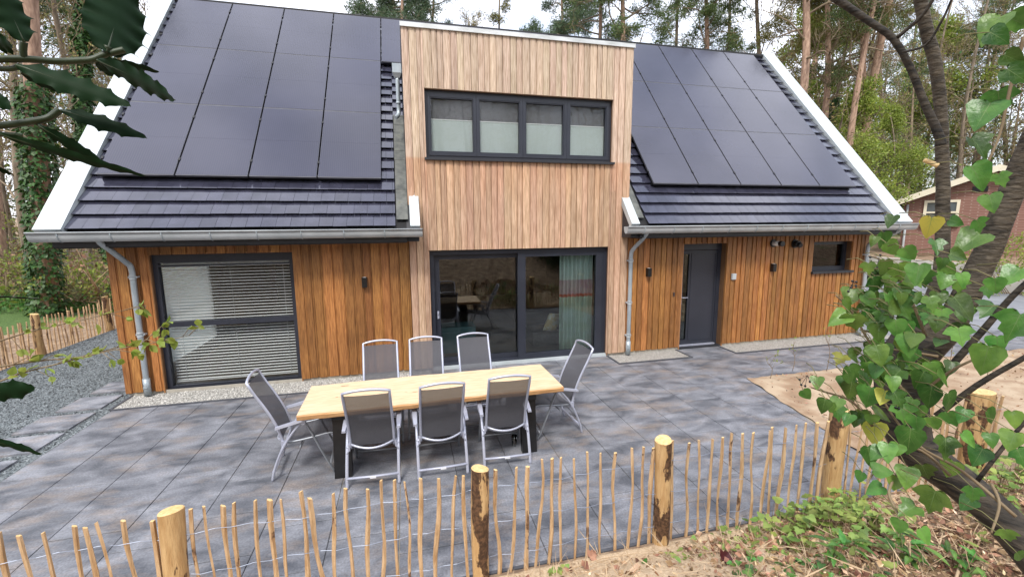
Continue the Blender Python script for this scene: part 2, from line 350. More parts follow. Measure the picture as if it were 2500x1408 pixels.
def pebbles(name, cols, sc, big=.5):
    m = bpy.data.materials.new(name); m.use_nodes = True; nt = m.node_tree; L = nt.links.new; b = nt.nodes['Principled BSDF']; b.inputs['Roughness'].default_value = .8
    tcx = N(nt, 'ShaderNodeTexCoord'); vo = N(nt, 'ShaderNodeTexVoronoi'); vo.inputs['Scale'].default_value = sc; L(tcx.outputs['Object'], vo.inputs['Vector'])
    sx = N(nt, 'ShaderNodeSeparateColor'); L(vo.outputs['Color'], sx.inputs['Color'])
    rp = N(nt, 'ShaderNodeValToRGB'); e = rp.color_ramp.elements; e[0].color = (*cols[0], 1); e[1].color = (*cols[-1], 1)
    for i, c in enumerate(cols[1:-1]): t = e.new((i+1)/(len(cols)-1)); t.color = (*c, 1)
    L(sx.outputs['Red'], rp.inputs['Fac'])
    mr = N(nt, 'ShaderNodeMapRange'); mr.inputs['From Max'].default_value = .75; mr.inputs['To Min'].default_value = 1; mr.inputs['To Max'].default_value = 0; L(vo.outputs['Distance'], mr.inputs['Value'])
    bp = N(nt, 'ShaderNodeBump'); bp.inputs['Strength'].default_value = 1; bp.inputs['Distance'].default_value = .9/sc; L(mr.outputs['Result'], bp.inputs['Height']); L(bp.outputs['Normal'], b.inputs['Normal'])
    L(rp.outputs['Color'], b.inputs['Base Color']); return m
MT['slate'] = pebbles('slate_chippings', [(.07, .085, .09), (.18, .205, .215), (.13, .15, .16), (.30, .33, .34)], 42)
MT['grit'] = pebbles('pale_grit', [(.22, .21, .19), (.42, .41, .38), (.34, .32, .28), (.58, .56, .53)], 60)
MT['brick'] = None
def brick():
    m = bpy.data.materials.new('red_brick'); m.use_nodes = True; nt = m.node_tree; L = nt.links.new; b = nt.nodes['Principled BSDF']; b.inputs['Roughness'].default_value = .85
    tcx = N(nt, 'ShaderNodeTexCoord'); mp = N(nt, 'ShaderNodeMapping'); mp.inputs['Rotation'].default_value = (math.pi/2, 0, 0); L(tcx.outputs['Object'], mp.inputs['Vector'])
    br = N(nt, 'ShaderNodeTexBrick'); br.inputs['Scale'].default_value = 1; br.inputs['Brick Width'].default_value = .24; br.inputs['Row Height'].default_value = .075; br.inputs['Mortar Size'].default_value = .012
    br.inputs['Color1'].default_value = (.20, .088, .066, 1); br.inputs['Color2'].default_value = (.255, .125, .098, 1); br.inputs['Mortar'].default_value = (.30, .20, .16, 1)
    L(mp.outputs['Vector'], br.inputs['Vector']); L(br.outputs['Color'], b.inputs['Base Color']); return m
MT['brick'] = brick()
MT['cream'] = mat('cream_paint', (.72, .66, .50), (.78, .72, .57), .6)
def leafmat(name, a, b_, **k):
    kw = dict(rough=.45, scale=14, island=.3, hue=.02, transl=.3, spec=.35); kw.update(k); return mat(name, a, b_, **kw)
MT['ivyleaf'] = leafmat('ivy_leaf', (.062, .155, .027), (.125, .25, .048), island=.5, hue=.03, transl=.3, spec=.45, rough=.34, scale=30, bump=.25, bscale=60)
MT['leafrib'] = mat('leaf_rib', (.11, .19, .055), (.14, .22, .065), .5)
MT['ivydark'] = leafmat('dark_ivy_leaf', (.030, .075, .018), (.06, .13, .03), transl=.2)
MT['holly'] = mat('holly_leaf', (.005, .017, .006), (.008, .024, .008), .55, scale=9, island=.2, spec=.08, transl=.04)
MT['hollyrib'] = mat('holly_stem', (.02, .034, .010), (.032, .05, .014), .5, scale=12)
MT['needle'] = leafmat('pine_needles', (.075, .12, .04), (.14, .19, .06), island=.45, hue=.025, rough=.6)
MT['needle2'] = leafmat('bluish_pine_needles', (.065, .11, .06), (.12, .17, .085), island=.45, hue=.02, rough=.6)
MT['needle3'] = leafmat('olive_needles', (.12, .12, .03), (.2, .18, .05), island=.4, hue=.03, rough=.6)
MT['spring'] = leafmat('fresh_spring_leaf', (.20, .27, .04), (.32, .38, .08), island=.35, hue=.02, transl=.45)
MT['olive'] = leafmat('olive_bud_haze', (.20, .175, .06), (.32, .27, .10), island=.4, hue=.04)
MT['pinebark'] = mat('orange_pine_bark', (.23, .14, .095), (.43, .285, .20), .85, scale=5, stretch=(3, 3, .8), detail=6, bump=.6)
MT['greybark'] = mat('grey_brown_bark', (.13, .10, .07), (.26, .205, .145), .9, scale=5, stretch=(3, 3, .7), detail=6, bump=.6)
MT['paletrunk'] = mat('pale_bark', (.26, .22, .17), (.42, .37, .30), .85, scale=5, stretch=(2, 2, 1), detail=5)
MT['twig'] = mat('bare_twig', (.17, .125, .08), (.26, .20, .13), .9, scale=3)
def cherrybark():
    m = mat('banded_bark', (.008, .006, .004), (.062, .048, .033), .8, scale=5, stretch=(4, 4, 15), detail=7, bump=.45, bscale=9, ramp=(.38, .68), distort=.6)
    return m
MT['cherry'] = cherrybark()
MT['cherrylight'] = mat('grey_banded_bark', (.022, .017, .011), (.118, .094, .066), .8, scale=7, stretch=(3.5, 3.5, 10), detail=9, bump=.6, bscale=12, ramp=(.33, .7), distort=1.0)
MT['petiole'] = mat('leaf_stalk', (.12, .12, .04), (.2, .17, .07), .7, scale=9)
MT['vine'] = mat('ivy_stem', (.16, .11, .06), (.26, .2, .12), .8, scale=9)
MT['berry'] = mat('black_berry', (.008, .008, .012), rough=.3)
MT['deadleaf'] = leafmat('dry_leaf', (.20, .105, .06), (.42, .26, .15), island=.6, hue=.03, transl=.1, rough=.8)
MT['chip'] = mat('wood_chip', (.42, .28, .16), (.66, .50, .33), .8, scale=9, island=.5, hue=.02)
MT['deadwood'] = mat('dead_branch', (.33, .22, .125), (.52, .39, .25), .85, scale=8, stretch=(1, 1, 1))
MT['red'] = leafmat('maroon_leaf', (.05, .012, .012), (.09, .02, .016), transl=.1)
# ================================================================== THE SETTING: terrain, paving, beds
def sm(a, b, x): t = np.clip((x-a)/(b-a), 0, 1); return t*t*(3-2*t)
def terrain(x, y):
    x = np.asarray(x, float); y = np.asarray(y, float)
    t = np.clip(-4.93-y, 0, None)
    z = .42*t*sm(0, .5, t)**.5; z = np.where(z > 1.3, 1.3+(z-1.3)*.07, z)
    z = z+.16*sm(8.3, 11, x)*sm(-.2, .6, t)
    z = z+(.035*np.sin(3.1*x+1.7*y)+.025*np.sin(7.3*x-4.1*y+1)+.015*np.sin(13*x+9*y))*sm(.1, .8, t)
    flat = (1-sm(-4.9, -4.6, y))
    base = np.where(y > -4.93, -.06, 0.02)
    z = np.where(y > -4.93, base, z+base*0+.02)
    # wood floor behind and to the left, rising slowly; garden of the neighbour on the right
    z = z+(sm(-2.3, -6, x)*sm(-4, 2, y))*.25*(1+.5*np.sin(.9*x)*np.cos(.7*y))
    z = z+.035*np.clip(y-14, 0, 80)*sm(8, -6, x)
    z = z+.95*sm(27.55, 28.2, x)*sm(-9, -2, y)+.5*sm(29, 40, x)+.02*np.clip(y-25, 0, 60)
    z = z+.05*np.sin(.31*x+.5)*np.cos(.27*y)*sm(9, 14, y)
    return z
def grid_terrain():
    xs = np.concatenate([np.arange(-95, -8, 4), np.arange(-8, 3, .5), np.arange(3, 14, .11), np.arange(14, 34, .6), np.arange(34, 130, 5)])
    ys = np.concatenate([np.arange(-45, -9, 2.), np.arange(-9, -4.4, .09), np.arange(-4.4, 14, .6), np.arange(14, 110, 4)])
    X, Y = np.meshgrid(xs, ys); Z = terrain(X, Y)
    mb = MB(); mb.v = [tuple(p) for p in np.stack([X, Y, Z], -1).reshape(-1, 3)]
    nx = len(xs)
    for j in range(len(ys)-1):
        for i in range(nx-1):
            a = j*nx+i; mb.f.append((a, a+1, a+1+nx, a+nx)); mb.m.append(0); mb.sm.append(True)
    m = mat('forest_ground', (.19, .125, .078), (.37, .27, .175), .95, scale=6, detail=8, bump=.7, bscale=40, third=(.52, (.27, .185, .12)))
    nt = m.node_tree; L = nt.links.new; b = nt.nodes['Principled BSDF']; src = b.inputs['Base Color'].links[0].from_socket
    at = N(nt, 'ShaderNodeAttribute', attribute_name='sand'); ag = N(nt, 'ShaderNodeAttribute', attribute_name='green')
    tcx = N(nt, 'ShaderNodeTexCoord')
    def mixin(src, att, cola, colb, sc):
        n = N(nt, 'ShaderNodeTexNoise'); n.inputs['Scale'].default_value = sc; n.inputs['Detail'].default_value = 8; n.inputs['Roughness'].default_value = .65; L(tcx.outputs['Object'], n.inputs['Vector'])
        ad = N(nt, 'ShaderNodeMath', operation='MULTIPLY_ADD'); ad.inputs[1].default_value = 1.6; ad.inputs[2].default_value = -.8; L(n.outputs['Fac'], ad.inputs[0])
        a2 = N(nt, 'ShaderNodeMath', operation='ADD'); L(ad.outputs['Value'], a2.inputs[0]); L(att.outputs['Fac'], a2.inputs[1])
        r = N(nt, 'ShaderNodeMapRange'); r.inputs['From Min'].default_value = .42; r.inputs['From Max'].default_value = .62; L(a2.outputs['Value'], r.inputs['Value'])
        n2 = N(nt, 'ShaderNodeTexNoise'); n2.inputs['Scale'].default_value = 45; n2.inputs['Detail'].default_value = 4; L(tcx.outputs['Object'], n2.inputs['Vector'])
        rc = N(nt, 'ShaderNodeValToRGB'); rc.color_ramp.elements[0].position = .35; rc.color_ramp.elements[1].position = .6; rc.color_ramp.elements[0].color = (*cola, 1); rc.color_ramp.elements[1].color = (*colb, 1); L(n2.outputs['Fac'], rc.inputs['Fac'])
        mi = N(nt, 'ShaderNodeMix', data_type='RGBA'); L(r.outputs['Result'], mi.inputs['Factor']); L(src, mi.inputs['A']); L(rc.outputs['Color'], mi.inputs['B']); return mi.outputs['Result']
    src = mixin(src, at, (.46, .33, .205), (.62, .48, .32), 1.7)
    src = mixin(src, ag, (.035, .075, .016), (.10, .17, .04), 1.1)
    L(src, b.inputs['Base Color'])
    o = obj('ground', mb, m); o['kind'] = 'structure'
    t = -4.93-Y
    sand = 1.15*(sm(0, .1, t)*(1-sm(.55, 1.3, t-.35*(1-sm(7.8, 8.8, X))+.3*sm(8.8, 9.6, X))))*(X > 3)*(X < 14)
    sand = np.maximum(sand, .35*((Y > -4.93) & (Y < -1) & (X > 10)))
    green = .85*sm(-3, -4.5, X)*sm(3, 6, Y)*(1-sm(13, 17, Y))*sm(-16, -10, X)+.45*sm(17, 22, Y)*sm(-9, -4, X)*0+.3*(X > 27)*(Y < 30)+.38*((X > 21) & (Y < -3))+.33*sm(14, 20, Y)
    for nm, A in (('sand', sand), ('green', green)):
        a = o.data.attributes.new(nm, 'FLOAT', 'POINT'); a.data.foreach_set('value', A.ravel().astype(np.float32))
    return o
grid_terrain()
def sheet(name, poly, z, m, thick=0.0):
    mb = MB(); n = len(poly)
    mb.add([(x, y, z) for x, y in poly], [tuple(range(n))])
    if thick:
        mb.add([(x, y, z-thick) for x, y in poly]+[(x, y, z) for x, y in poly], [(i, (i+1) % n, n+(i+1) % n, n+i) for i in range(n)])
    o = obj(name, mb, m); o['kind'] = 'structure'; return o
# patio: separate slabs over jointing sand; its right edge runs obliquely along the planting bed
PR = lambda y: 11.50+(y+1.83)*.235      # patio edge x at given y (y<-1.83)
def clip_right(x0, x1, y0, y1):
    pts = [(x0, y0), (x1, y0), (x1, y1), (x0, y1)]
    if y1 > -1.83+1e-6: return pts
    out = []
    for i in range(4):
        a = pts[i]; b = pts[(i+1) % 4]; da = PR(a[1])-a[0]; db = PR(b[1])-b[0]
        if da >= 0: out.append(a)
        if da*db < 0: t = da/(da-db); out.append((a[0]+(b[0]-a[0])*t, a[1]+(b[1]-a[1])*t))
    return out
def patio():
    mb = MB(); g = .0036; W = .60; x = 1.49-.03
    cols = []
    ci = 0
    while x < 23.0:
        x1 = x+W; y = -.595 if True else 0
        yy = -1.23; rows = [(-1.23, -.595)] if x < 10.9 or True else []
        off = 0.0 if ci % 2 == 0 else .3
        ye = -1.23
        first = True
        while ye > -4.90:
            h = .60 if not (first and off) else .60-off
            first = False
            yb = max(ye-h, -4.90)
            rows.append((yb, ye)); ye = yb
        for (y0, y1) in rows:
            if x > 11.3 and y1 < -1.85+.02: continue
            if y0 < -1.83 < y1 and x > 10.6:
                y0 = -1.83
            p = clip_right(x+g, x1-g, y0+g, y1-g)
            if len(p) < 3: continue
            n = len(p); zz = R.uniform(-.0012, .0012)
            c = .004
            cx = sum(a for a, b in p)/n; cy = sum(b for a, b in p)/n
            q = [(cx+(a-cx)*(1-c/.3), cy+(b-cy)*(1-c/.3)) for a, b in p]
            vs = [(a, b, -.05) for a, b in p]+[(a, b, zz-.003) for a, b in p]+[(a, b, zz) for a, b in q]
            fs = [(i, (i+1) % n, n+(i+1) % n, n+i) for i in range(n)]+[(n+i, n+(i+1) % n, 2*n+(i+1) % n, 2*n+i) for i in range(n)]+[tuple(2*n+i for i in range(n))]
            mb.add(vs, fs)
        x = x1; ci += 1
    # slabs that run up to the doors between the grit strips
    for (xa, xb, ya, yb) in ((6.22, 7.4, -.595, -.02), (7.4, 8.6, -.595, -.02), (8.6, 9.72, -.595, -.02), (11.36, 12.38, -.595, -.02)):
        mb.box(xa+g, xb-g, ya+g, yb, -.05, 0.0)
    o = obj('patio', mb, MT['patio']); o['kind'] = 'structure'
    sheet('patio_bedding', [(1.45, -4.93), (10.82, -4.93), (11.55, -1.84), (23, -1.84), (23, .05), (1.45, .05)], -.012, MT['bedding'])
patio()
sheet('driveway', [(16.9, -.6), (23, -.6), (23, -1.83), (27.3, -2.5), (27.3, 9.5), (20, 12), (16.9, 12)], .0, mat('grey_paving', (.17, .18, .2), (.25, .26, .285), .8, scale=1.5, detail=6))
sheet('slate_path', [(-1.84, -6), (1.44, -6), (1.44, .0), (1.44, 12), (-1.84, 12)], -.015, MT['slate'])
bedm = (mat('bare_sand', (.22, .155, .10), (.44, .34, .235), .95, scale=2.2, detail=9, bump=.8, bscale=22, third=(.42, (.30, .20, .125)), ramp=(.3, .62)))
def bed():
    mb = MB(); ys = np.linspace(-4.9, -1.845, 40); nx = 90
    for j, y in enumerate(ys):
        for i in range(nx):
            u = i/(nx-1); x0 = PR(y)+.01+.03*math.sin(y*5)*math.sin(y*11+1); x = x0+(24-x0)*u**1.6
            e = min(1, (x-x0)/.25, (y+4.9)/.2+.05, (-1.845-y)/.25)
            mb.v.append((x, y+(.012*math.sin(x*9)+.012*math.sin(x*23) if j == 39 else 0), .006+e*(.03+.022*math.sin(2.3*x+y)*math.sin(1.9*y-x)+.014*math.sin(7*x)*math.sin(6*y+x)+.009*math.sin(17*x+3*y)*math.sin(15*y))))
    for j in range(39):
        for i in range(nx-1): a = j*nx+i; mb.f.append((a, a+1, a+1+nx, a+nx)); mb.m.append(0); mb.sm.append(True)
    o = obj('planting_bed', mb, bedm); o['kind'] = 'structure'
bed()
sheet('grit_strip', [(1.44, -.56), (6.2, -.56), (6.2, .05), (1.44, .05)], -.002, MT['grit'])
sheet('grit_strip', [(9.74, -.54), (11.33, -.54), (11.33, .05), (9.74, .05)], -.002, MT['grit'])
sheet('grit_strip', [(12.41, -.54), (16.9, -.54), (16.9, .05), (12.41, .05)], -.002, MT['grit'])
kb = MB()
kb.box(1.44, 6.18, -.595, -.560, -.05, .012); kb.box(1.405, 1.44, -.56, .03, -.05, .010)
kb.box(6.18, 6.215, -.595, -.03, -.05, .011)
kb.box(9.725, 9.76, -.54, -.03, -.05, .011); kb.box(9.725, 11.36, -.575, -.54, -.05, .012); kb.box(11.325, 11.36, -.54, -.03, -.05, .011)
kb.box(12.385, 12.42, -.54, -.03, -.05, .011); kb.box(12.385, 16.9, -.575, -.54, -.05, .012)
kb.box(1.44, 10.80, -4.93, -4.902, -.08, .014)
o = obj('kerb', kb, MT['kerb']); o['kind'] = 'structure'
# stones lying loose in the slate and grit
def scatter_stones(name, m, n, x0, x1, y0, y1, s0, s1, z):
    P = np.stack([NR.uniform(x0, x1, n), NR.uniform(y0, y1, n), np.full(n, z)], 1)
    s = NR.uniform(s0, s1, n)
    A = rdir(n, .0)*np.array([1, 1, .25]); A = unit(A); B = unit(np.cross(A, np.array([0, 0, 1.])+rdir(n)*.35)); U = np.cross(B, A)
    mb = MB()
    a, b_, c = A*s[:, None]*.6, B*s[:, None]*.42, U*s[:, None]*.3
    t = [P+a, P+b_, P-a, P-b_, P+np.abs(c)*np.array([0, 0, 1])+np.array([0, 0, .004])]
    for i in range(4):
        mb.quads(np.stack([t[i], t[(i+1) % 4], t[4], t[4]+1e-5], 1))
    o = obj(name, mb, m); o['kind'] = 'stuff'; return o
ms = mat('slate_stone', (.06, .07, .075), (.16, .18, .19), .7, scale=30, island=.6)
tag(scatter_stones('slate_chippings', ms, 9000, -1.8, 1.4, -3.2, 7, .018, .045, -.012), 'loose blue grey slate chippings covering the path left of the house', 'chippings')
mg = mat('grit_stone', (.36, .35, .32), (.58, .56, .52), .8, scale=30, island=.5)
tag(scatter_stones('pale_pebbles', mg, 4200, 1.46, 6.16, -.55, -.02, .014, .03, .0), 'pale grey pebbles along the foot of the left cladding', 'pebbles')
# stepping slabs in the slate
ST = [((0.62, -2.45, 1.30, -1.92), 'stepping slab lowest in the photo beside the dark holly leaf tip'), ((0.62, -1.80, 1.33, -1.25), 'stepping slab level with the front corner of the patio, second nearest the holly leaf'),
      ((0.63, -1.17, 1.30, -.60), 'pale stepping slab third nearest the holly leaf, left of the grit strip corner'), ((0.66, -.47, 1.27, .10), 'stepping slab lying beside the corner downpipe foot'), ((0.68, .24, 1.30, .80), 'stepping slab half hidden behind the house corner')]
for (x0, y0, x1, y1), lb in ST:
    mb = MB(); mb.box(x0+.02, x1-.02, y0+.02, y1-.02, -.045, .010); tag(obj('stepping_slab', mb, MT['step']), lb, 'paving slab', 'stepping slabs in the slate path')
# ================================================================== THE HOUSE
YE, ZE, SL = -.45, 2.5815, .865576
def RP(x, s, o=0.): return (x, YE+s*math.cos(SL)-o*math.sin(SL), ZE+s*math.sin(SL)+o*math.cos(SL))
def rbox(mb, x0, x1, s0, s1, o0, o1, m=0):
    mb.hexa([RP(x0, s0, o0), RP(x1, s0, o0), RP(x1, s1, o0), RP(x0, s1, o0), RP(x0, s0, o1), RP(x1, s0, o1), RP(x1, s1, o1), RP(x0, s1, o1)], m)
house = thing('house', 'modern timber clad house with black tiled roof full of solar panels', 'house', (8.0, 0, 0))
def H(name, mb, m, parent=None): return obj(name, mb, m, parent or house)
XL, XR, YB = 1.35, 16.34, 8.15
RIDGE_S = 6.62; RY, RZ = RP(0, RIDGE_S)[1:]
OPN = {'lw': (1.894, 3.958, .01, 2.263), 'sd': (6.218, 9.718, .0, 2.237), 'dw': (6.224, 9.738, 3.853, 4.997), 'fd': (11.421, 12.470, 0., 2.254), 'sw': (14.751, 15.867, 1.565, 2.241)}
def holes_wall(mb, a0, a1, z0, z1, holes, f):
    xs = sorted({a0, a1, *[h[0] for h in holes], *[h[1] for h in holes]}); zs = sorted({z0, z1, *[h[2] for h in holes], *[h[3] for h in holes]})
    xs = [x for x in xs if a0 <= x <= a1]; zs = [z for z in zs if z0 <= z <= z1]
    for i in range(len(xs)-1):
        j = 0
        while j < len(zs)-1:
            cx = (xs[i]+xs[i+1])/2
            def inh(j): return any(h[0] < cx < h[1] and h[2] < (zs[j]+zs[j+1])/2 < h[3] for h in holes)
            if inh(j): j += 1; continue
            k = j
            while k+1 < len(zs)-1 and not inh(k+1): k += 1
            f(xs[i], xs[i+1], zs[j], zs[k+1]); j = k+1
mb = MB()
holes_wall(mb, XL+.02, XR-.02, .0, 2.62, [OPN[k] for k in ('lw', 'sd', 'fd', 'sw')], lambda a, b, c, d: mb.box(a, b, .012, .30, c, d))
holes_wall(mb, 5.89, 10.115, 2.63, 5.93, [OPN['dw']], lambda a, b, c, d: mb.box(a, b, .012, .30, c, d))
H('wall', mb, MT['woodback'])
# cladding boards
def boards(mb, x0, x1, z0, z1, holes, proud=.03, wmin=.105, wmax=.15, lipd=.016):
    cuts = [x0]
    marks = sorted({h[i] for h in holes for i in (0, 1) if x0 < h[i] < x1})+[x1]
    x = x0
    for mk in marks:
        span = mk-x; n = max(1, round(span/((wmin+wmax)/2))); ws = [R.uniform(wmin, wmax) for _ in range(n)]; k = span/sum(ws)
        for w_ in ws: x += w_*k; cuts.append(x)
        x = mk
    for a, b in zip(cuts[:-1], cuts[1:]):
        cx = (a+b)/2; segs = [(z0, z1)]
        for h in holes:
            if h[0] < cx < h[1]:
                ns = []
                for (p, q) in segs:
                    if h[2] > p and h[2] < q: ns.append((p, h[2]))
                    if h[3] < q and h[3] > p: ns.append((h[3], q))
                    if h[3] <= p or h[2] >= q: ns.append((p, q))
                segs = ns
        y = -proud-R.uniform(0, .010); lip = R.choice((.022, .028, .036)); g = R.uniform(.003, .007)
        for p, q in segs:
            if q-p < .01: continue
            if q-p > 3 and R.random() < .3:
                zc = R.uniform(p+.8, q-.8); pq = [(p, zc-.0015), (zc+.0015, q)]
            else: pq = [(p, q)]
            for p1, q1 in pq:
                zb = p1+(R.uniform(-.006, .006) if p1 == z0 else 0); yb = .010
                # board with a recessed tongue on its right edge
                xs = [a+.0005, a+.0005, b-lip, b-lip+.003, b-g, b-g]
                prof = [(a+.0008, yb), (a+.0008, y+.003), (a+.004, y), (b-lip-.003, y), (b-lip, y+.004), (b-lip, y+lipd), (b-g, y+lipd), (b-g, yb)]
                n = len(prof)
                mb.add([(u, v, zb) for u, v in prof]+[(u, v, q1) for u, v in prof], [(i, (i+1) % n, n+(i+1) % n, n+i) for i in range(n)][::1]+[tuple(range(n-1, -1, -1)), tuple(range(n, 2*n))])
mb = MB(); boards(mb, XL, 5.87, .055, 2.60, [OPN['lw']], wmin=.125, wmax=.185); H('cladding', mb, MT['wood'])
mb = MB(); boards(mb, 10.135, XR, .055, 2.60, [OPN['fd'], OPN['sw']], wmin=.105, wmax=.15); H('cladding', mb, MT['wood'])
mb = MB(); boards(mb, 5.875, 10.128, .055, 5.935, [OPN['sd'], OPN['dw']], proud=.042, wmin=.09, wmax=.14, lipd=.013); o = H('cladding', mb, MT['bay']); o['label'] = 'pale weathered cladding of the dormer bay'
# jambs inside the openings
for k in ('lw', 'sd', 'dw', 'fd', 'sw'):
    mb = MB(); a, b, c, d = OPN[k]; dep = {'fd': .24, 'sw': .2}.get(k, .10)
    mb.box(a-.02, a-.001, -.022, dep, c, d); mb.box(b+.001, b+.02, -.022, dep, c, d); mb.box(a, b, -.024, dep, d+.001, d+.02)
    H('jamb', mb, MT['jamb'])
for q0, q1 in ((XL+.03, 6.2), (9.73, 11.40), (12.49, XR-.03)): mb = MB(); mb.box(q0, q1, -.005, .011, 0, .05); H('plinth', mb, MT['concrete'])
# interior shell and back
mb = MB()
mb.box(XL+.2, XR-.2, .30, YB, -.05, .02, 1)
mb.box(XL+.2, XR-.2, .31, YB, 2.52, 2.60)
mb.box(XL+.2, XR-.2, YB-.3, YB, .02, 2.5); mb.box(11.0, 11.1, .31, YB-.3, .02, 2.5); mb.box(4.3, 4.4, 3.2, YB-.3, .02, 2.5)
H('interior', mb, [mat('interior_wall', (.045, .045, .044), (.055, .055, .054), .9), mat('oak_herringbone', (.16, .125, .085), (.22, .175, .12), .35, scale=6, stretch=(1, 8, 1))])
# gable ends
for nm, x0, x1, hole in (('gable_wall', XL, XL+.2, (.75, 2.75, .25, 2.15)), ('gable_wall', XR-.2, XR, None)):
    mb = MB(); hs = [hole] if hole else []
    holes_wall(mb, .31, YB, 0, 2.6, hs, lambda a, b, c, d: mb.box(x0, x1, a, b, c, d))
    t = .10
    ys = [(-.0, 2.6), (YB, 2.6), (YB, 3.0), (RY, RZ-.25), (0.0, 2.95)]
    n = len(ys)
    mb.add([(x0, a, b) for a, b in ys]+[(x1, a, b) for a, b in ys], [(i, (i+1) % n, n+(i+1) % n, n+i) for i in range(n)]+[tuple(range(n-1, -1, -1)), tuple(range(n, 2*n))])
    H(nm, mb, MT['wood'])
mb = MB(); mb.box(XL+.2, XL+.215, .78, 2.72, 2.15, 2.45); mb.box(XL+.2, XL+.215, 2.75, 7.8, .02, 2.5); mb.box(XL+.2, XL+.215, .31, .75, .02, 2.5); mb.box(XL+.2, XL+.215, .75, 2.75, .02, .25)
H('interior_lining', mb, MT['white'])
# ---- roof decks
mb = MB()
rbox(mb, 1.1, 5.87, .0, RIDGE_S, -.16, -.03); rbox(mb, 10.135, 16.52, .0, RIDGE_S, -.16, -.03); rbox(mb, 5.87, 10.135, 4.55, RIDGE_S, -.16, -.03)
mb.hexa([(1.1, RY, RZ-.14), (16.52, RY, RZ-.14), (16.52, YB+.5, 2.7), (1.1, YB+.5, 2.7), (1.1, RY, RZ), (16.52, RY, RZ), (16.52, YB+.5, 2.82), (1.1, YB+.5, 2.82)])
H('roof', mb, MT['roofdark'])
def tiles(mb, x0, x1, s0, s1):
    gauge = .272; n = int(math.ceil((s1-s0)/gauge)); W = .2105
    for r in range(n):
        sa = s0+r*gauge; sb = min(sa+gauge+.05, s1); off = (.5*W if r % 2 else 0)
        x = x0-off+.0
        while x < x1:
            a = max(x, x0); b = min(x+W, x1); x += W
            if b-a < .02: continue
            j = R.uniform(-.0012, .0012); k = R.uniform(-.003, .003); g = .002
            mb.hexa([RP(a+g, sa+k, .020), RP(b-g, sa+k, .020), RP(b-g, sb, -.034), RP(a+g, sb, -.034),
                     RP(a+g, sa+k, .034+j), RP(b-g, sa+k, .034+j+R.uniform(-.0008, .0008)), RP(b-g, sb, -.016), RP(a+g, sb, -.016)])
mb = MB(); tiles(mb, 1.1, 5.66, .11, RIDGE_S-.02); tiles(mb, 10.36, 16.5, .11, RIDGE_S-.02); tiles(mb, 5.66, 5.87, 2.95, RIDGE_S-.02); tiles(mb, 10.135, 10.36, 2.6, RIDGE_S-.02); tiles(mb, 5.87, 10.135, 4.55, RIDGE_S-.02)
H('roof_tiles', mb, MT['tile'])
mb = MB(); mb.tube([(1.1, RY, RZ+.0), (16.5, RY, RZ+.0)], .07, 8); H('ridge_cap', mb, MT['roofdark'])
# mossy flashing beside the bay
for (xa, xb) in ((5.675, 5.868), (10.14, 10.30)):
    mb = MB(); s = .25
    while s < (2.95 if xa < 8 else 1.0):
        e = s+(.7 if s < .3 else .262); rbox(mb, xa+R.uniform(-.006, .006), xb, s, min(e, 2.98), .0+.01, .028+R.uniform(0, .012)); s = e-.012
    H('flashing', mb, MT['lead'])
# verge trims
for nm, xa, xb in (('verge_trim', .77, 1.10), ('verge_trim', 16.52, 16.95)):
    mb = MB(); s = .06
    for e in (1.55, 4.1, RIDGE_S+.05):
        rbox(mb, xa, xb, s, e-.004, -.10, .075); rbox(mb, xa-.004, xb+.004, e-.03, e, -.10, .080); s = e
    H(nm, mb, MT['zincbright'])
for nm, xa, xb in (('eave_end_trim', 5.90, 6.06), ('eave_end_trim', 9.965, 10.13)):
    mb = MB(); rbox(mb, xa, xb, .06, .86, -.02, .085); H(nm, mb, MT['zincbright'])
for xa, xb in ((5.84, 6.04), (9.98, 10.15)):
    mb = MB(); mb.hexa([(xa, -.42, 2.42), (xb, -.42, 2.42), (xb, -.046, 2.42), (xa, -.046, 2.42), RP(xa, .06, -.03), RP(xb, .06, -.03), (xb, -.046, 3.04), (xa, -.046, 3.04)])
    H('eave_cheek', mb, MT['soffit'])
for xa, xb in ((.98, 5.84), (10.15, 16.62)):
    mb = MB(); mb.box(xa, xb, -.43, -.046, 2.40, 2.44); mb.box(xa, xb, -.47, -.43, 2.42, 2.60); H('soffit', mb, MT['soffit'])
# gutters
def gutter(x0, x1):
    mb = MB(); n = 9; cy, cz, r = -.550, 2.625, .078; rv = .128
    prof = []
    for i in range(n): a = math.pi+math.pi*i/(n-1); prof.append((cy+r*math.cos(a)*1.05, cz+rv*math.sin(a)))
    prof = [(cy-r*1.05-.012, cz+.006), (cy-r*1.05-.008, cz-.008)]+prof
    inner = [(y+(cy-y)*.08, z+.004) for y, z in prof]
    k = len(prof)
    for P_, flip in ((prof, 0), (inner, 1)):
        fs = [(i, i+1, k+i+1, k+i) for i in range(k-1)]
        mb.add([(x0, y, z) for y, z in P_]+[(x1, y, z) for y, z in P_], [f[::-1] for f in fs] if flip else fs, 0, True)
    for x in (x0, x1):
        mb.add([(x, y, z) for y, z in prof], [tuple(range(k))])
    mb.tube([(x0, prof[0][0], prof[0][1]), (x1, prof[0][0], prof[0][1])], .010, 6)
    g = H('gutter', mb, MT['zinc'])
    x = x0+.35
    while x < x1-.1:
        mb = MB(); mb.tube([(x, cy+r*1.12*math.cos(math.pi+math.pi*i/8), cz+rv*1.04*math.sin(math.pi+math.pi*i/8)) for i in range(9)], .007, 5); x += .62
        obj('gutter_bracket', mb, MT['galv'], g)
gutter(.80, 6.09); gutter(9.80, 16.88)
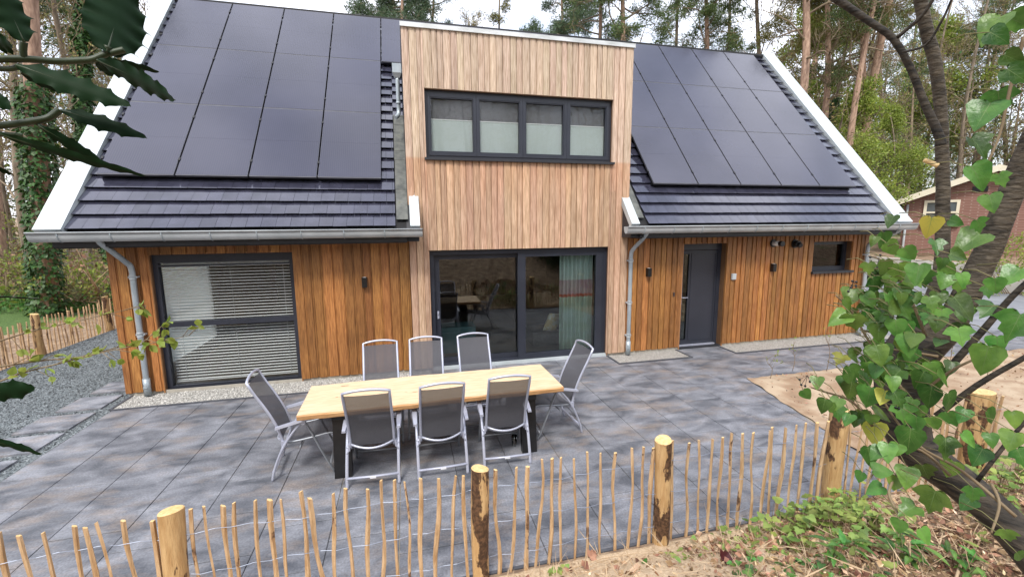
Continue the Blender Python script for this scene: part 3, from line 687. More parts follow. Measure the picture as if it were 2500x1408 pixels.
def downpipe(pts, r=.04, clips=(), hole=True):
    mb = MB(); mb.tube(smooth_path(pts, 5), r, 10)
    d = H('downpipe', mb, MT['galv'])
    xb, yb = pts[-1][0], pts[-1][1]
    for z in clips:
        mb = MB(); x = np.interp(z, [p[2] for p in pts[::-1]], [p[0] for p in pts[::-1]])
        mb.tube([(x, yb, z-.035), (x, yb, z-.02)], r+.006, 10); mb.tube([(x, yb, z+.02), (x, yb, z+.035)], r+.006, 10); mb.box(x-r-.02, x+r+.02, yb-.004, -.03, z-.012, z+.012)
        obj('pipe_clip', mb, MT['zinc'], d)
    if hole:
        mb = MB(); mb.tube([(xb-.004, yb-r-.002, .2), (xb-.004, yb-r+.02, .2)], .026, 10); obj('overflow_hole', mb, MT['black'], d)
        mb = MB(); mb.tube([(xb, yb, .02), (xb, yb, .30)], r+.010, 10); mb.box(xb-.03, xb+.03, yb-r-.02, yb-r, .15, .165); obj('pipe_shoe', mb, MT['galv'], d)
downpipe([(1.56, -.52, 2.575), (1.56, -.50, 2.49), (1.60, -.36, 2.36), (1.66, -.16, 2.17), (1.69, -.10, 2.05), (1.69, -.10, 1.6), (1.69, -.10, .05)], clips=(1.93, 1.02))
downpipe([(10.26, -.52, 2.575), (10.26, -.50, 2.50), (10.24, -.38, 2.38), (10.19, -.16, 2.19), (10.17, -.10, 2.06), (10.17, -.10, 1.6), (10.17, -.10, .05)], clips=(1.95, 1.1, .42))
downpipe([(16.55, -.52, 2.575), (16.55, -.50, 2.50), (16.45, -.38, 2.38), (16.25, -.16, 2.2), (16.22, -.10, 2.08), (16.22, -.10, 1.6), (16.22, -.10, .05)], clips=(1.92, 1.1))
# bay: roof, trim, slate cheeks, hopper
mb = MB(); mb.box(5.876, 10.128, .05, 2.6, 5.93, 5.985); H('bay_roof', mb, MT['roofdark'])
mb = MB(); mb.box(5.862, 10.142, -.075, .05, 5.935, 6.005); mb.box(5.862, 5.90, .05, 2.55, 5.935, 6.004); mb.box(10.104, 10.142, .05, 2.55, 5.935, 6.004); H('bay_trim', mb, MT['bayrim'])
for xa, xb in ((5.872, 5.889), (10.115, 10.131)):
    mb = MB(); mb.hexa([(xa, .012, 2.9), (xb, .012, 2.9), (xb, .02, 2.9), (xa, .02, 2.9), (xa, .012, 5.93), (xb, .012, 5.93), (xb, 2.5, 5.93), (xa, 2.5, 5.93)])
    H('bay_cheek', mb, MT['soffit'])
mb = MB(); mb.box(5.70, 5.862, .74, .90, 5.46, 5.62); mb.hexa([(5.74, .78, 5.38), (5.83, .78, 5.38), (5.83, .87, 5.38), (5.74, .87, 5.38), (5.70, .74, 5.46), (5.862, .74, 5.46), (5.862, .90, 5.46), (5.70, .90, 5.46)])
hp = H('hopper', mb, MT['galv'])
mb = MB(); mb.tube(smooth_path([(5.785, .82, 5.42), (5.785, .82, 5.0), (5.785, .84, 4.82), (5.77, .80, 4.72), (5.72, .72, 4.66)], 4), .038, 9); mb.tube([(5.785, .82, 4.93), (5.785, .82, 4.96)], .046, 9); obj('hopper_pipe', mb, MT['galv'], hp)
# ---- solar panels
PW, PLn = 1.0529, 1.7794
def solar(x, s, PW=PW):
    g = .013; o0, o1 = .09, .125
    gs = .003; mb = MB(); rbox(mb, x+g, x+PW-g, s+gs, s+PLn-gs, o0, o1-.003)
    p = H('solar_panel', mb, MT['panelframe'])
    mb = MB(); e = .016
    for sa, sb in ((s+gs+.014, s+PLn/2-.0008), (s+PLn/2+.0008, s+PLn-gs-.014)): rbox(mb, x+g+.003, x+PW-g-.003, sa, sb, o1-.004, o1)
    obj('cell_field', mb, MT['panel'], p)
    for q in (.2, .8):
        mb = MB(); rbox(mb, x-.016, x+.016, s+PLn*q-.028, s+PLn*q+.028, o0, o1+.012)
        obj('panel_clamp', mb, MT['black'], p)
for r in range(3):
    for i in range(4 if r < 2 else 14):
        x = 1.2355+i*PW
        if r == 2 and x > 9.2: continue
        solar(x, 1.1094+r*PLn)
for r in range(3):
    for i in range(0 if r == 0 else (-1 if r < 2 else -1), 5):
        x = 10.766+i*PW
        if i == -1 and r == 1: solar(10.16, 1.0878+r*PLn, .606)
        else: solar(x, 1.0878+r*PLn)
for q0, q1, s0 in ((1.24, 5.44, 1.16), (1.24, 5.44, 4.4), (10.78, 16.0, 1.14), (10.78, 16.0, 4.4)): mb = MB(); rbox(mb, q0, q1, s0, s0+.04, .02, .09); H('panel_rail', mb, MT['black'])
# ---- windows and doors
def frame_rect(mb, x0, x1, z0, z1, w_, y0, y1, wb=None, wt=None):
    wb = wb or w_; wt = wt or w_
    mb.box(x0, x0+w_, y0, y1, z0, z1); mb.box(x1-w_, x1, y0, y1, z0, z1); mb.box(x0+w_, x1-w_, y0, y1, z0, z0+wb); mb.box(x0+w_, x1-w_, y0, y1, z1-wt, z1)
def pane(parent, x0, x1, z0, z1, y, m='glass'):
    mb = MB(); mb.box(x0, x1, y, y+.006, z0, z1); obj('pane', mb, MT[m], parent)
a, b, c, d = OPN['lw']
mb = MB(); frame_rect(mb, a, b, c, d, .075, .06, .15, .075, .14); mb.box(a+.075, b-.075, .062, .148, 1.075, 1.16); mb.box(a+.075, b-.075, .045, .06, d-.20, d-.17)
wn = H('window', mb, MT['frame']); wn['label'] = 'large window with white venetian blind'
pane(wn, a+.07, b-.07, c+.07, 1.08, .105, 'clearglass'); pane(wn, a+.07, b-.07, 1.155, d-.13, .1052, 'clearglass')
a, b, c, d = OPN['sd']
mb = MB(); frame_rect(mb, a, b, .05, d, .075, .04, .22, .03, .09); mb.box(a, b, -.03, .2, .0, .048, 1)
sl = H('sliding_door', mb, [MT['frame'], MT['zincbright']])
mb = MB(); frame_rect(mb, a+.075, 7.99, .08, d-.09, .105, .13, .19, .10, .09); s1 = obj('sliding_sash', mb, MT['frame'], sl)
mb = MB(); frame_rect(mb, 7.88, b-.075, .08, d-.09, .15, .05, .125, .085, .075); obj('fixed_sash', mb, MT['frame'], sl)
pane(sl, 6.395, 7.89, .17, 2.07, .155); pane(sl, 8.025, 9.50, .155, 2.08, .085)
mb = MB(); mb.box(6.335, 6.37, .115, .13, .95, 1.09); mb.box(6.342, 6.363, .10, .115, 1.03, 1.075); obj('door_pull', mb, MT['silver'], sl)
a, b, c, d = OPN['dw']
mb = MB(); frame_rect(mb, a, b, c, d, .05, .05, .14, .05, .05)
dw = H('window', mb, MT['frame']); dw['label'] = 'wide dormer window of four lights with half lowered blinds'
GL = [(6.31, 7.08), (7.17, 7.93), (8.03, 8.78), (8.89, 9.64)]
mb = MB()
ed = [a+.05]+[(GL[i][1]+GL[i+1][0])/2 for i in range(3)]+[b-.05]
for i in range(4):
    mb.box(ed[i]+.002, GL[i][0], .035, .12, c+.05, d-.05); mb.box(GL[i][1], ed[i+1]-.002, .035, .12, c+.05, d-.05)
    mb.box(GL[i][0], GL[i][1], .035, .12, c+.05, 3.96); mb.box(GL[i][0], GL[i][1], .035, .12, 4.885, d-.05)
    dp = .05
    frame_rect(mb, GL[i][0], GL[i][1], 3.96, 4.885, .018, .045, .11)
obj('casement', mb, MT['frame'], dw)
for i, (p, q) in enumerate(GL): pane(dw, p+.015, q-.015, 3.975, 4.87, .082, 'clearglass')
mb = MB(); mb.box(a-.03, b+.03, -.10, .05, c-.045, c-.005); obj('sill', mb, MT['soffit'], dw)
mb = MB(); mb.box(a, b, .16, .29, c, d); H('blackout_board', mb, MT['soffit']) if False else None
a, b, c, d = OPN['fd']
mb = MB(); frame_rect(mb, a+.002, b-.002, c+.02, d-.002, .085, .14, .24, .02, .14)
fd = H('front_door', mb, MT['frame']); fd['label'] = 'anthracite front door with narrow glass strip'
mb = MB(); mb.box(11.51, 11.545, .155, .21, .05, 2.10); mb.box(11.70, 12.382, .155, .21, .05, 2.10); mb.box(11.545, 11.70, .155, .21, .05, .15); mb.box(11.545, 11.70, .155, .21, 2.04, 2.10)
frame_rect(mb, 11.74, 12.35, .13, 2.04, .018, .146, .156); frame_rect(mb, 11.545, 11.70, .15, 2.04, .014, .150, .157); lf = obj('door_leaf', mb, MT['frame'], fd)
mb = MB(); mb.box(11.55, 11.695, .175, .181, .14, 2.05); obj('pane', mb, MT['glassdark'], fd)
mb = MB(); mb.box(11.512, 11.54, .143, .155, .95, 1.17); mb.tube([(11.526, .15, 1.10), (11.526, .095, 1.10), (11.545, .085, 1.10), (11.65, .085, 1.098)], .010, 7); obj('door_handle', mb, MT['silver'], fd)
mb = MB(); mb.box(a, b, .0, .24, .0, .022); mb.box(a+.07, b-.07, .10, .155, .022, .045, 1); obj('threshold', mb, [MT['soffit'], MT['silver']], fd)
a, b, c, d = OPN['sw']
mb = MB(); frame_rect(mb, a, b, c, d, .075, .12, .2, .09, .075); sw = H('window', mb, MT['frame']); sw['label'] = 'small dark high window near the right corner'
pane(sw, a+.07, b-.07, c+.08, d-.07, .165, 'glassdark')
mb = MB(); mb.box(a-.03, b+.03, -.09, .12, c-.045, c+.002); obj('sill', mb, MT['soffit'], sw)
# gable window frame
mb = MB(); mb.box(XL+.08, XL+.14, .75, .83, .25, 2.15); mb.box(XL+.08, XL+.14, 2.67, 2.75, .25, 2.15); mb.box(XL+.08, XL+.14, .83, 2.67, .25, .33); mb.box(XL+.08, XL+.14, .83, 2.67, 2.07, 2.15); mb.box(XL+.081, XL+.139, .83, 2.67, 1.08, 1.15)
gw = H('window', mb, MT['frame']); gw['label'] = 'side window seen through the large front window'
# wall lamps, bell, vents
for x, z in ((5.09, 1.715), (10.59, 1.70), (13.64, 1.70)):
    mb = MB(); mb.box(x-.042, x+.042, -.125, -.038, z-.085, z+.085); l = H('wall_lamp', mb, MT['black'])
    mb = MB(); mb.tube([(x, -.082, z+.0855), (x, -.082, z+.088)], .03, 10); obj('lamp_lens', mb, MT['slat'], l)
mb = MB(); mb.box(12.60, 12.70, -.075, -.038, 1.47, 1.60); mb.box(12.605, 12.695, -.082, -.075, 1.478, 1.592); H('doorbell_box', mb, MT['zinc'])
mb = MB(); mb.box(11.205, 11.235, -.05, -.038, 1.17, 1.25); mb.tube([(11.22, -.055, 1.22), (11.22, -.05, 1.22)], .010, 8); H('bell_push', mb, MT['frame'])
mb = MB(); mb.tube([(13.62, -.06, 2.23), (13.62, -.035, 2.23)], .085, 14, 1); mb.tube([(13.62, -.22, 2.23), (13.62, -.04, 2.23)], .052, 12); mb.tube([(13.62, -.30, 2.23), (13.62, -.22, 2.23)], .056, 12, 1)
H('flue', mb, [MT['white'], MT['black']])
mb = MB(); mb.tube([(14.2, -.06, 2.21), (14.2, -.035, 2.21)], .095, 14); mb.tube([(14.2, -.15, 2.205), (14.2, -.05, 2.21)], .07, 12); mb.tube([(14.2, -.20, 2.17), (14.2, -.14, 2.2)], .05, 10); H('air_vent', mb, MT['black'])
mb = MB(); mb.tube([(15.93, -.06, 1.19), (15.93, -.038, 1.19)], .02, 8); H('cable_outlet', mb, MT['black'])
# ---- things hanging or standing behind the glass
def blind(name, lb, axis, a0, a1, z0, z1, pos, pitch, depth, tilt, cat='blind', sm='slat'):
    t = thing(name, lb, cat, ((a0+a1)/2, pos, z0) if axis == 'x' else (pos, (a0+a1)/2, z0))
    mb = MB(); z = z0+.02
    while z < z1:
        dy = depth*math.cos(tilt)/2; dz = depth*math.sin(tilt)/2
        if axis == 'x': mb.add([(a0, pos-dy, z-dz), (a1, pos-dy, z-dz), (a1, pos+dy, z+dz), (a0, pos+dy, z+dz)], [(0, 1, 2, 3)])
        else: mb.add([(pos-dy, a0, z-dz), (pos-dy, a1, z-dz), (pos+dy, a1, z+dz), (pos+dy, a0, z+dz)], [(0, 1, 2, 3)])
        z += pitch
    obj('slats', mb, MT[sm], t)
    mb = MB()
    for f in (.08, .5, .92):
        q = a0+(a1-a0)*f
        P_ = [(q, pos-depth/2, z0), (q, pos-depth/2, z1)] if axis == 'x' else [(pos, q, z0), (pos, q, z1)]
        mb.tube(P_, .0025, 4)
    obj('cord', mb, MT['slat'], t)
    mb = MB()
    if axis == 'x': mb.box(a0, a1, pos-.025, pos+.025, z1, z1+.045); mb.box(a0, a1, pos-.02, pos+.02, z0-.012, z0)
    else: mb.box(pos-.025, pos+.025, a0, a1, z1, z1+.045); mb.box(pos-.02, pos+.02, a0, a1, z0-.012, z0)
    obj('rail', mb, MT['slat'], t)
blind('venetian_blind', 'white venetian blind across the large front window', 'x', 1.98, 3.90, .12, 2.08, .20, .0515, .021, .75)
blind('venetian_blind', 'white venetian blind over the side window, seen end on inside the room', 'y', .70, 2.78, .27, 2.10, XL+.27, .044, .046, -.75, sm='slatglow')
BL = ['roller blind half lowered in the dormer light nearest the hopper pipe', 'roller blind half lowered in the second dormer light from the hopper pipe', 'roller blind half lowered in the third dormer light from the hopper pipe', 'roller blind half lowered in the dormer light farthest from the hopper pipe']
bm = mat('sage_blind_cloth', (.47, .53, .51), (.50, .56, .54), .9, scale=200); bd = mat('grey_net_cloth', (.13, .13, .14), (.15, .15, .16), .9, scale=200)
for (p, q), lb in zip(GL, BL):
    t = thing('roller_blind', lb, 'blind', ((p+q)/2, .12, 3.97), 'blinds behind the dormer window')
    mb = MB(); mb.box(p+.02, q-.02, .118, .122, 3.965, 4.52); obj('blind_cloth', mb, bm, t)
    mb = MB(); mb.box(p+.02, q-.02, .130, .134, 4.50, 4.88); obj('upper_net', mb, bd, t)
    mb = MB(); mb.box(p+.02, q-.02, .11, .128, 4.52, 4.532); obj('blind_rail', mb, MT['slat'], t)
def curtain(x0, x1, y, z0, z1):
    mb = MB(); n = 60; rows = [z0, 1.0, 1.20, 1.26, 1.55, z1]
    for r in range(len(rows)-1):
        vs = []
        for k in (0, 1):
            for i in range(n+1):
                u = i/n; vs.append((x0+(x1-x0)*u, y+.04*math.sin(u*52)+.018*math.sin(u*23+1), rows[r+k]))
        mb.add(vs, [(i, i+1, n+2+i, n+1+i) for i in range(n)], {0: 0, 1: 0, 2: 1, 3: 2}.get(r, 3), True)
    cm = [mat('pale_sage_cloth', (.50, .62, .50), (.56, .70, .66), .9, scale=4), mat('coral_cloth', (.62, .13, .09), (.66, .2, .2), .9), mat('pink_cloth', (.60, .38, .47), (.64, .55, .60), .9, scale=4), mat('pale_aqua_cloth', (.62, .76, .74), (.74, .84, .82), .9, scale=4)]
    return obj('curtain', mb, cm)
tag(curtain(8.83, 9.56, .33, .08, 2.3), 'pale aqua curtain with pink and coral bands behind the glass sliding door', 'curtain')
tag(curtain(4.05, 4.75, 3.05, .05, 2.4), 'pale curtain with pink band deep inside the room behind the venetian blind', 'curtain')
def cushion():
    mb = MB(); n = 8
    for sgn in (-1, 1):
        vs = []; 
        for i in range(n+1):
            for j in range(n+1):
                u = i/n*2-1; v = j/n*2-1; h = .07*math.sqrt(max(0, (1-u**4)*(1-v**4)))
                vs.append((u*.2, sgn*h, v*.2))
        mb.add(vs, [((i*(n+1)+j), (i*(n+1)+j+1), ((i+1)*(n+1)+j+1), ((i+1)*(n+1)+j)) for i in range(n) for j in range(n)], 0, True)
    o = obj('cushion', mb, mat('patterned_cushion', (.55, .42, .22), (.62, .60, .50), .9, scale=9, ramp=(.45, .55)))
    o.location = (8.78, .62, .62); o.rotation_euler = (.3, .2, .5); return tag(o, 'mustard and cream cushion leaning beside the curtain', 'cushion')
cushion()
t = thing('sofa', 'dark sofa standing under the cushion inside the house', 'sofa', (8.9, 1.0, .02))
mb = MB(); mb.box(8.35, 9.6, .62, 1.5, .12, .42); obj('seat', mb, mat('dark_upholstery', (.05, .05, .055), (.07, .07, .075), .9, scale=20), t)
mb = MB(); mb.box(8.35, 9.6, 1.3, 1.5, .42, .78); obj('backrest', mb, MT['soffit'], t)
t = thing('sideboard', 'pale teal cabinet inside the room behind the sliding door', 'cabinet', (6.9, 1.1, .02))
tm = mat('teal_lacquer', (.10, .20, .22), (.13, .24, .26), .4)
mb = MB(); mb.box(6.45, 7.15, .75, 1.25, .07, .60); obj('carcass', mb, tm, t)
mb = MB(); mb.box(6.47, 6.79, .735, .749, .10, .57); mb.box(6.81, 7.13, .735, .749, .10, .57); obj('cabinet_door', mb, tm, t)
# ================================================================== GARDEN FURNITURE
def table():
    t = thing('dining_table', 'long garden table with live edge oak top on black steel legs', 'table', (6.11, -2.80, 0))
    nu, nv = 60, 14; L_, W_ = 2.95, .92; top = .765; th = .062
    ph = [R.uniform(0, 6) for _ in range(8)]
    def edge(u, sgn): return sgn*(W_/2-.012+.009*math.sin(u*3.1+ph[0]*sgn)+.004*math.sin(u*9+ph[1])+.003*math.sin(u*27+ph[2]*sgn))
    vs = []; rings = []
    prof = [(-1, 0.0), (-.985, .0), (-.6, 0), (-.2, 0), (.2, 0), (.6, 0), (.985, 0), (1, 0)]
    n = 0
    # ring per u: top across, then lower edge, bottom
    for i in range(nu+1):
        u = -L_/2+L_*i/nu; a = edge(u, -1); b = edge(u, 1); k = .018+.008*math.sin(u*9)
        ring = [(u, a+k, top), (u, a*.4, top), (u, b*.4, top), (u, b-k, top), (u, b, top-.012), (u, b-.006, top-th+.01), (u, b-.02, top-th), (u, a+.02, top-th), (u, a+.006, top-th+.01), (u, a, top-.012)]
        vs += ring; n = len(ring)
    rz = .022
    c, s = math.cos(rz), math.sin(rz)
    vs = [(6.11+x*c-y*s, -2.81+x*s+y*c, z) for x, y, z in vs]
    mb = MB(); fs = []; mm = []
    for i in range(nu):
        for j in range(n):
            fs.append((i*n+j, (i+1)*n+j, (i+1)*n+(j+1) % n, i*n+(j+1) % n)); mm.append(0 if j in (0, 1, 2) else 1)
    mb.add(vs, [], 0); mb.f += fs; mb.m += mm; mb.sm += [False]*len(fs)
    mb.f += [tuple(range(n)), tuple(nu*n+j for j in range(n-1, -1, -1))]; mb.m += [1, 1]; mb.sm += [False, False]
    obj('tabletop', mb, [MT['oak'], MT['oakedge']], t)
    kb = mat('oak_knot', (.10, .045, .02), (.3, .15, .06), .6, scale=20)
    mb = MB()
    for (kx, ky, a, b) in ((5.02, -2.52, .055, .012), (4.98, -2.86, .018, .007), (5.85, -2.93, .03, .006), (5.75, -2.9, .02, .004), (5.35, -2.74, .016, .004)):
        m_ = 12; mb.add([(kx+a*math.cos(q*2*math.pi/m_)*R.uniform(.7, 1.2), ky+b*math.sin(q*2*math.pi/m_)*R.uniform(.6, 1.3), top+.0008) for q in range(m_)], [tuple(range(m_))])
    obj('knot', mb, kb, t)
    for xc in (5.06, 7.16):
        mb = MB(); y0, y1 = -3.16, -2.44
        mb.box(xc-.09, xc+.09, y0-.06, y1+.06, top-th-.06, top-th-.004)
        mb.hexa([(xc-.09, y0-.10, 0), (xc+.09, y0-.10, 0), (xc+.09, y0-.02, 0), (xc-.09, y0-.02, 0), (xc-.09, y0-.02, top-th-.06), (xc+.09, y0-.02, top-th-.06), (xc+.09, y0+.06, top-th-.06), (xc-.09, y0+.06, top-th-.06)])
        mb.hexa([(xc-.09, y1+.02, 0), (xc+.09, y1+.02, 0), (xc+.09, y1+.10, 0), (xc-.09, y1+.10, 0), (xc-.09, y1-.06, top-th-.06), (xc+.09, y1-.06, top-th-.06), (xc+.09, y1+.02, top-th-.06), (xc-.09, y1+.02, top-th-.06)])
        obj('leg', mb, MT['black'], t)
table()
def make_chair():
    t = thing('garden_chair', '', 'chair', (0, 0, 0), 'folding chairs round the oak table')
    sv, gr = MT['silver'], MT['greyalloy']
    # local: sitter looks to +Y, rear feet at y=-.31, front feet at y=.31
    bp = [(-.175, .38), (-.20, .48), (-.235, .60), (-.285, .72), (-.345, .84), (-.40, .94), (-.445, 1.03), (-.475, 1.10)]     # (y,z) of the back
    bow = lambda u: .028*(1-u*u)
    mb = MB(); n = 8; rows = []
    for (y, z) in [tuple(np.array(bp[0])*(1-q)+np.array(bp[1])*q) for q in (.4,)]+bp[1:-1]+[tuple(np.array(bp[-2])*.45+np.array(bp[-1])*.55)]:
        rows.append([(-.212+.424*i/n, y-.0*i-.018*(1-(2*i/n-1)**2), z) for i in range(n+1)])
    vs = [p for r in rows for p in r]
    mb.add(vs, [(r*(n+1)+i, r*(n+1)+i+1, (r+1)*(n+1)+i+1, (r+1)*(n+1)+i) for r in range(len(rows)-1) for i in range(n)], 0, True)
    obj('backrest', mb, MT['fabric'], t)
    mb = MB()
    side = lambda s: [(s*.222, y, z) for y, z in bp]
    arch = [(-.222+.444*i/10, bp[-1][0]-.012*(1-(i/5-1)**2), bp[-1][1]+bow(i/5-1)) for i in range(11)]
    mb.tube(smooth_path(side(-1)[:-1], 3)+arch+smooth_path(side(1)[:-1], 3)[::-1], .0145, 8)
    mb.tube([(-.212+.424*i/10, bp[1][0]-.055*(1-(i/5-1)**2)-.01, .44-.035*(1-(i/5-1)**2)) for i in range(11)], .012, 7)
    obj('back_frame', mb, sv, t)
    sp = [(-.16, .405), (-.02, .412), (.12, .43), (.24, .45), (.31, .452), (.345, .43)]
    mb = MB(); rows = [[(-.215+.43*i/n, y, z-.012*(1-(2*i/n-1)**2)) for i in range(n+1)] for y, z in sp]
    vs = [p for r in rows for p in r]
    mb.add(vs, [(r*(n+1)+i, r*(n+1)+i+1, (r+1)*(n+1)+i+1, (r+1)*(n+1)+i) for r in range(len(rows)-1) for i in range(n)], 0, True)
    obj('seat', mb, MT['fabric'], t)
    mb = MB()
    for s in (-1, 1): mb.tube(smooth_path([(s*.225, y, z-.006) for y, z in sp], 3), .012, 7)
    mb.tube([(-.222, .335, .435), (0, .345, .425), (.222, .335, .435)], .010, 6)
    mb.tube([(-.222+.444*i/10, -.12-.02*(1-(i/5-1)**2), .385-.05*(1-(i/5-1)**2)) for i in range(11)], .009, 6)
    mb.tube([(-.24, -.02, .33), (.24, -.02, .33)], .008, 6)
    obj('seat_frame', mb, gr, t)
    for s in (-1, 1):
        mb = MB(); x = s*.262
        mb.tube(smooth_path([(x, -.31, .0), (x, -.275, .14), (x, -.20, .32), (x, -.09, .50), (x*.985, .02, .625), (x*.98, .05, .64)], 4), .0165, 8, sq=.8); obj('rear_leg', mb, sv, t)
        mb = MB(); mb.tube(smooth_path([(x*.94, .31, .0), (x*.94, .25, .13), (x*.94, .17, .32), (x*.94, .10, .50), (x*.955, .055, .61), (x*.97, .03, .635)], 4), .0145, 8, sq=.8); obj('front_leg', mb, gr, t)
        mb = MB()
        ap = [(-.235, .595), (-.10, .625), (.05, .658), (.20, .683), (.30, .690)]
        for k in range(len(ap)-1):
            (ya, za), (yb, zb) = ap[k], ap[k+1]; wa = .029 if k else .021; wb = .029 if k < 3 else .02; q = s*.276
            mb.hexa([(q-wa, ya, za-.011), (q+wa, ya, za-.011), (q+wb, yb, zb-.011), (q-wb, yb, zb-.011), (q-wa*.8, ya, za+.011), (q+wa*.8, ya, za+.011), (q+wb*.8, yb, zb+.011), (q-wb*.8, yb, zb+.011)])
        obj('armrest', mb, sv, t)
        mb = MB(); mb.tube([(s*.245, .035, .628), (s*.285, .035, .628)], .026, 10); mb.tube([(s*.215, -.165, .385), (s*.272, -.165, .385)], .016, 8); mb.tube([(s*.262, -.205, .33), (s*.222, -.17, .40)], .008, 6); mb.box(s*.238-.008, s*.238+.008, -.20, -.15, .36, .43); obj('hinge', mb, MT['silver'], t)
    mb = MB(); mb.tube([(-.262, -.288, .105), (0, -.288, .100), (.262, -.288, .105)], .0175, 8, sq=.7); cb = obj('rear_crossbar', mb, sv, t)
    mb = MB(); mb.box(-.03, .03, -.3075, -.3015, .088, .113); obj('sticker', mb, MT['label'], cb)
    mb = MB(); mb.tube([(-.246, .275, .09), (.246, .275, .09)], .012, 6); obj('front_crossbar', mb, gr, t)
    return t
ch = make_chair()
CH = [((5.395, -3.185, 0), -.03, 'folding chair seen from behind on the fence side, nearest the left end of the table'),
      ((6.11, -3.20, 0), .02, 'folding chair seen from behind in the middle of the fence side of the table'),
      ((6.85, -3.165, 0), -.04, 'folding chair seen from behind on the fence side, nearest the black leg at the right'),
      ((4.62, -2.86, 0), -math.pi/2+.05, 'folding chair at the left head of the table, seen from its side'),
      ((7.62, -2.72, 0), math.pi/2+.10, 'folding chair at the right head of the table, turned towards the left'),
      ((5.43, -2.33, 0), math.pi+.03, 'folding chair facing us on the house side, in front of the orange cladding'),
      ((6.02, -2.30, 0), math.pi-.03, 'folding chair facing us on the house side, before the left edge of the sliding door'),
      ((6.72, -2.28, 0), math.pi+.02, 'folding chair facing us on the house side, in front of the left door pane')]
for i, (p, rz, lb) in enumerate(CH):
    if i == 0: ch.location = p; ch.rotation_euler = (0, 0, rz); ch['label'] = lb
    else: dup(ch, p, rz, 1, lb)
def tumbler():
    mb = MB(); p = PZ(1283, 1090, 0); x, y = 7.02, -3.05; prof = [(.0, .0), (.032, .0), (.036, .13), (.033, .13), (.029, .012), (0, .012)]; n = 14
    vs = [(x+r*math.cos(2*math.pi*j/n), y+r*math.sin(2*math.pi*j/n), z+.002) for r, z in prof for j in range(n)]
    mb.add(vs, [(i*n+j, i*n+(j+1) % n, (i+1)*n+(j+1) % n, (i+1)*n+j) for i in range(len(prof)-1) for j in range(n)], 0, True)
    return tag(obj('drinking_glass', mb, MT['glass']), 'clear glass tumbler standing on the paving under the table', 'glass')
tumbler()
# ================================================================== FENCES
def picket(mb, x, y, z0, z1, r, lean, ax, irregular=1.0):
    n = 7; pts = []; rad = []; a = R.uniform(0, 6); b = R.uniform(0, 6); amp = R.uniform(.004, .013)*irregular
    for i in range(n):
        t = i/(n-1); w_ = math.sin(t*4+a)*amp+math.sin(t*9+b)*amp*.4
        q = (lean*t+w_); o = math.sin(t*5+b)*amp*.5
        pts.append((x+(q if ax == 'x' else o), y+(o if ax == 'x' else q), z0+(z1-z0)*t)); rad.append(r*(1+.16*math.sin(t*7+a)+R.uniform(-.07, .07))*(1 if i < n-1 else .9))
    k = R.choice((4, 5, 5, 6)); mb.tube(pts, rad, k, 0, True, False, sq=R.uniform(.6, .95), tw=R.uniform(0, 6))
    # slanted sawn top
    top = len(mb.v)-k
    s = R.uniform(-.35, .35)
    for j in range(k):
        v = mb.v[top+j]; mb.v[top+j] = (v[0], v[1], v[2]+((v[0]-pts[-1][0]) if ax == 'x' else (v[1]-pts[-1][1]))*s*1.6)
    mb.m[-1] = 1
def post(mb, x, y, z0, z1, r, lx=0, ly=0):
    n = 16; k = 12; a = R.uniform(0, 6); vs = []
    for i in range(k):
        t = i/(k-1)
        for j in range(n):
            q = 2*math.pi*j/n; rr = r*(1+.035*math.sin(3*q+a)+.02*math.sin(5*q+t*6)+.03*math.sin(t*7+a))
            vs.append((x+lx*t+rr*math.cos(q)+.006*math.sin(t*5+a), y+ly*t+rr*math.sin(q), z0+(z1-z0)*t+(.012*math.cos(q+a) if i == k-1 else 0)))
    mb.add(vs, [(i*n+j, i*n+(j+1) % n, (i+1)*n+(j+1) % n, (i+1)*n+j) for i in range(k-1) for j in range(n)], 0, True)
    ring = [vs[(k-1)*n+j] for j in range(n)]; cx = x+lx; cy = y+ly
    o = len(mb.v); inner = [(cx+(p[0]-cx)*.9, cy+(p[1]-cy)*.9, p[2]+.006) for p in ring]
    mb.add(ring+inner, [(j, (j+1) % n, n+(j+1) % n, n+j) for j in range(n)]+[tuple(n+j for j in range(n))], 1, False)
def wire(z, a0, a1, fix, ax, step, zf):
    mb = MB(); pts = []; q = a0; i = 0
    while q < a1:
        zz = z+zf(q)+.008*math.sin(q*7+z*9)+R.uniform(-.004, .004)
        o = .009*(1 if i % 2 else -1)
        pts.append((q, fix+o, zz) if ax == 'x' else (fix+o, q, zz)); q += step; i += 1
    mb.tube(pts, .0019, 4, smooth=False); return mb
PM = [MT['picket'], MT['endgrain']]; OM = [MT['post'], MT['endgrain']]
fz = lambda x: float(terrain(x, -4.99))*.6
fence = thing('picket_fence', 'chestnut paling fence on round posts between patio and bank in the foreground', 'fence', (6, -4.95, 0))
x = 3.02
fx = [4.27, 6.28, 7.83, 9.62]
while x < 11.75:
    if min(abs(x-q) for q in fx) > .085:
        mb = MB(); z = fz(x)-.05; picket(mb, x, -4.95+R.uniform(-.012, .012), z, .895+fz(x)*.35+R.uniform(-.028, .035), R.uniform(.010, .0185), R.uniform(-.04, .045), 'x', 1.4); obj('picket', mb, PM, fence)
    x += R.uniform(.088, .125)
for i, q in enumerate(fx):
    mb = MB(); post(mb, q, -4.955-.03*0, -.2, (.935, .925, .95, 1.0)[i], (.068, .066, .067, .078)[i], lx=(.03, 0, -.01, .02)[i]); obj('post', mb, [MT['barkpost'], MT['endgrain']] if i in (1, 2) else OM, fence)
mb = MB(); post(mb, 11.32, -5.02, -.1, 1.03, .10); obj('post', mb, OM, fence)
for z in (.17, .46, .745): obj('wire', wire(z, 2.95, 11.9, -4.95, 'x', .105, lambda q: fz(q)*.5), MT['wire'], fence)
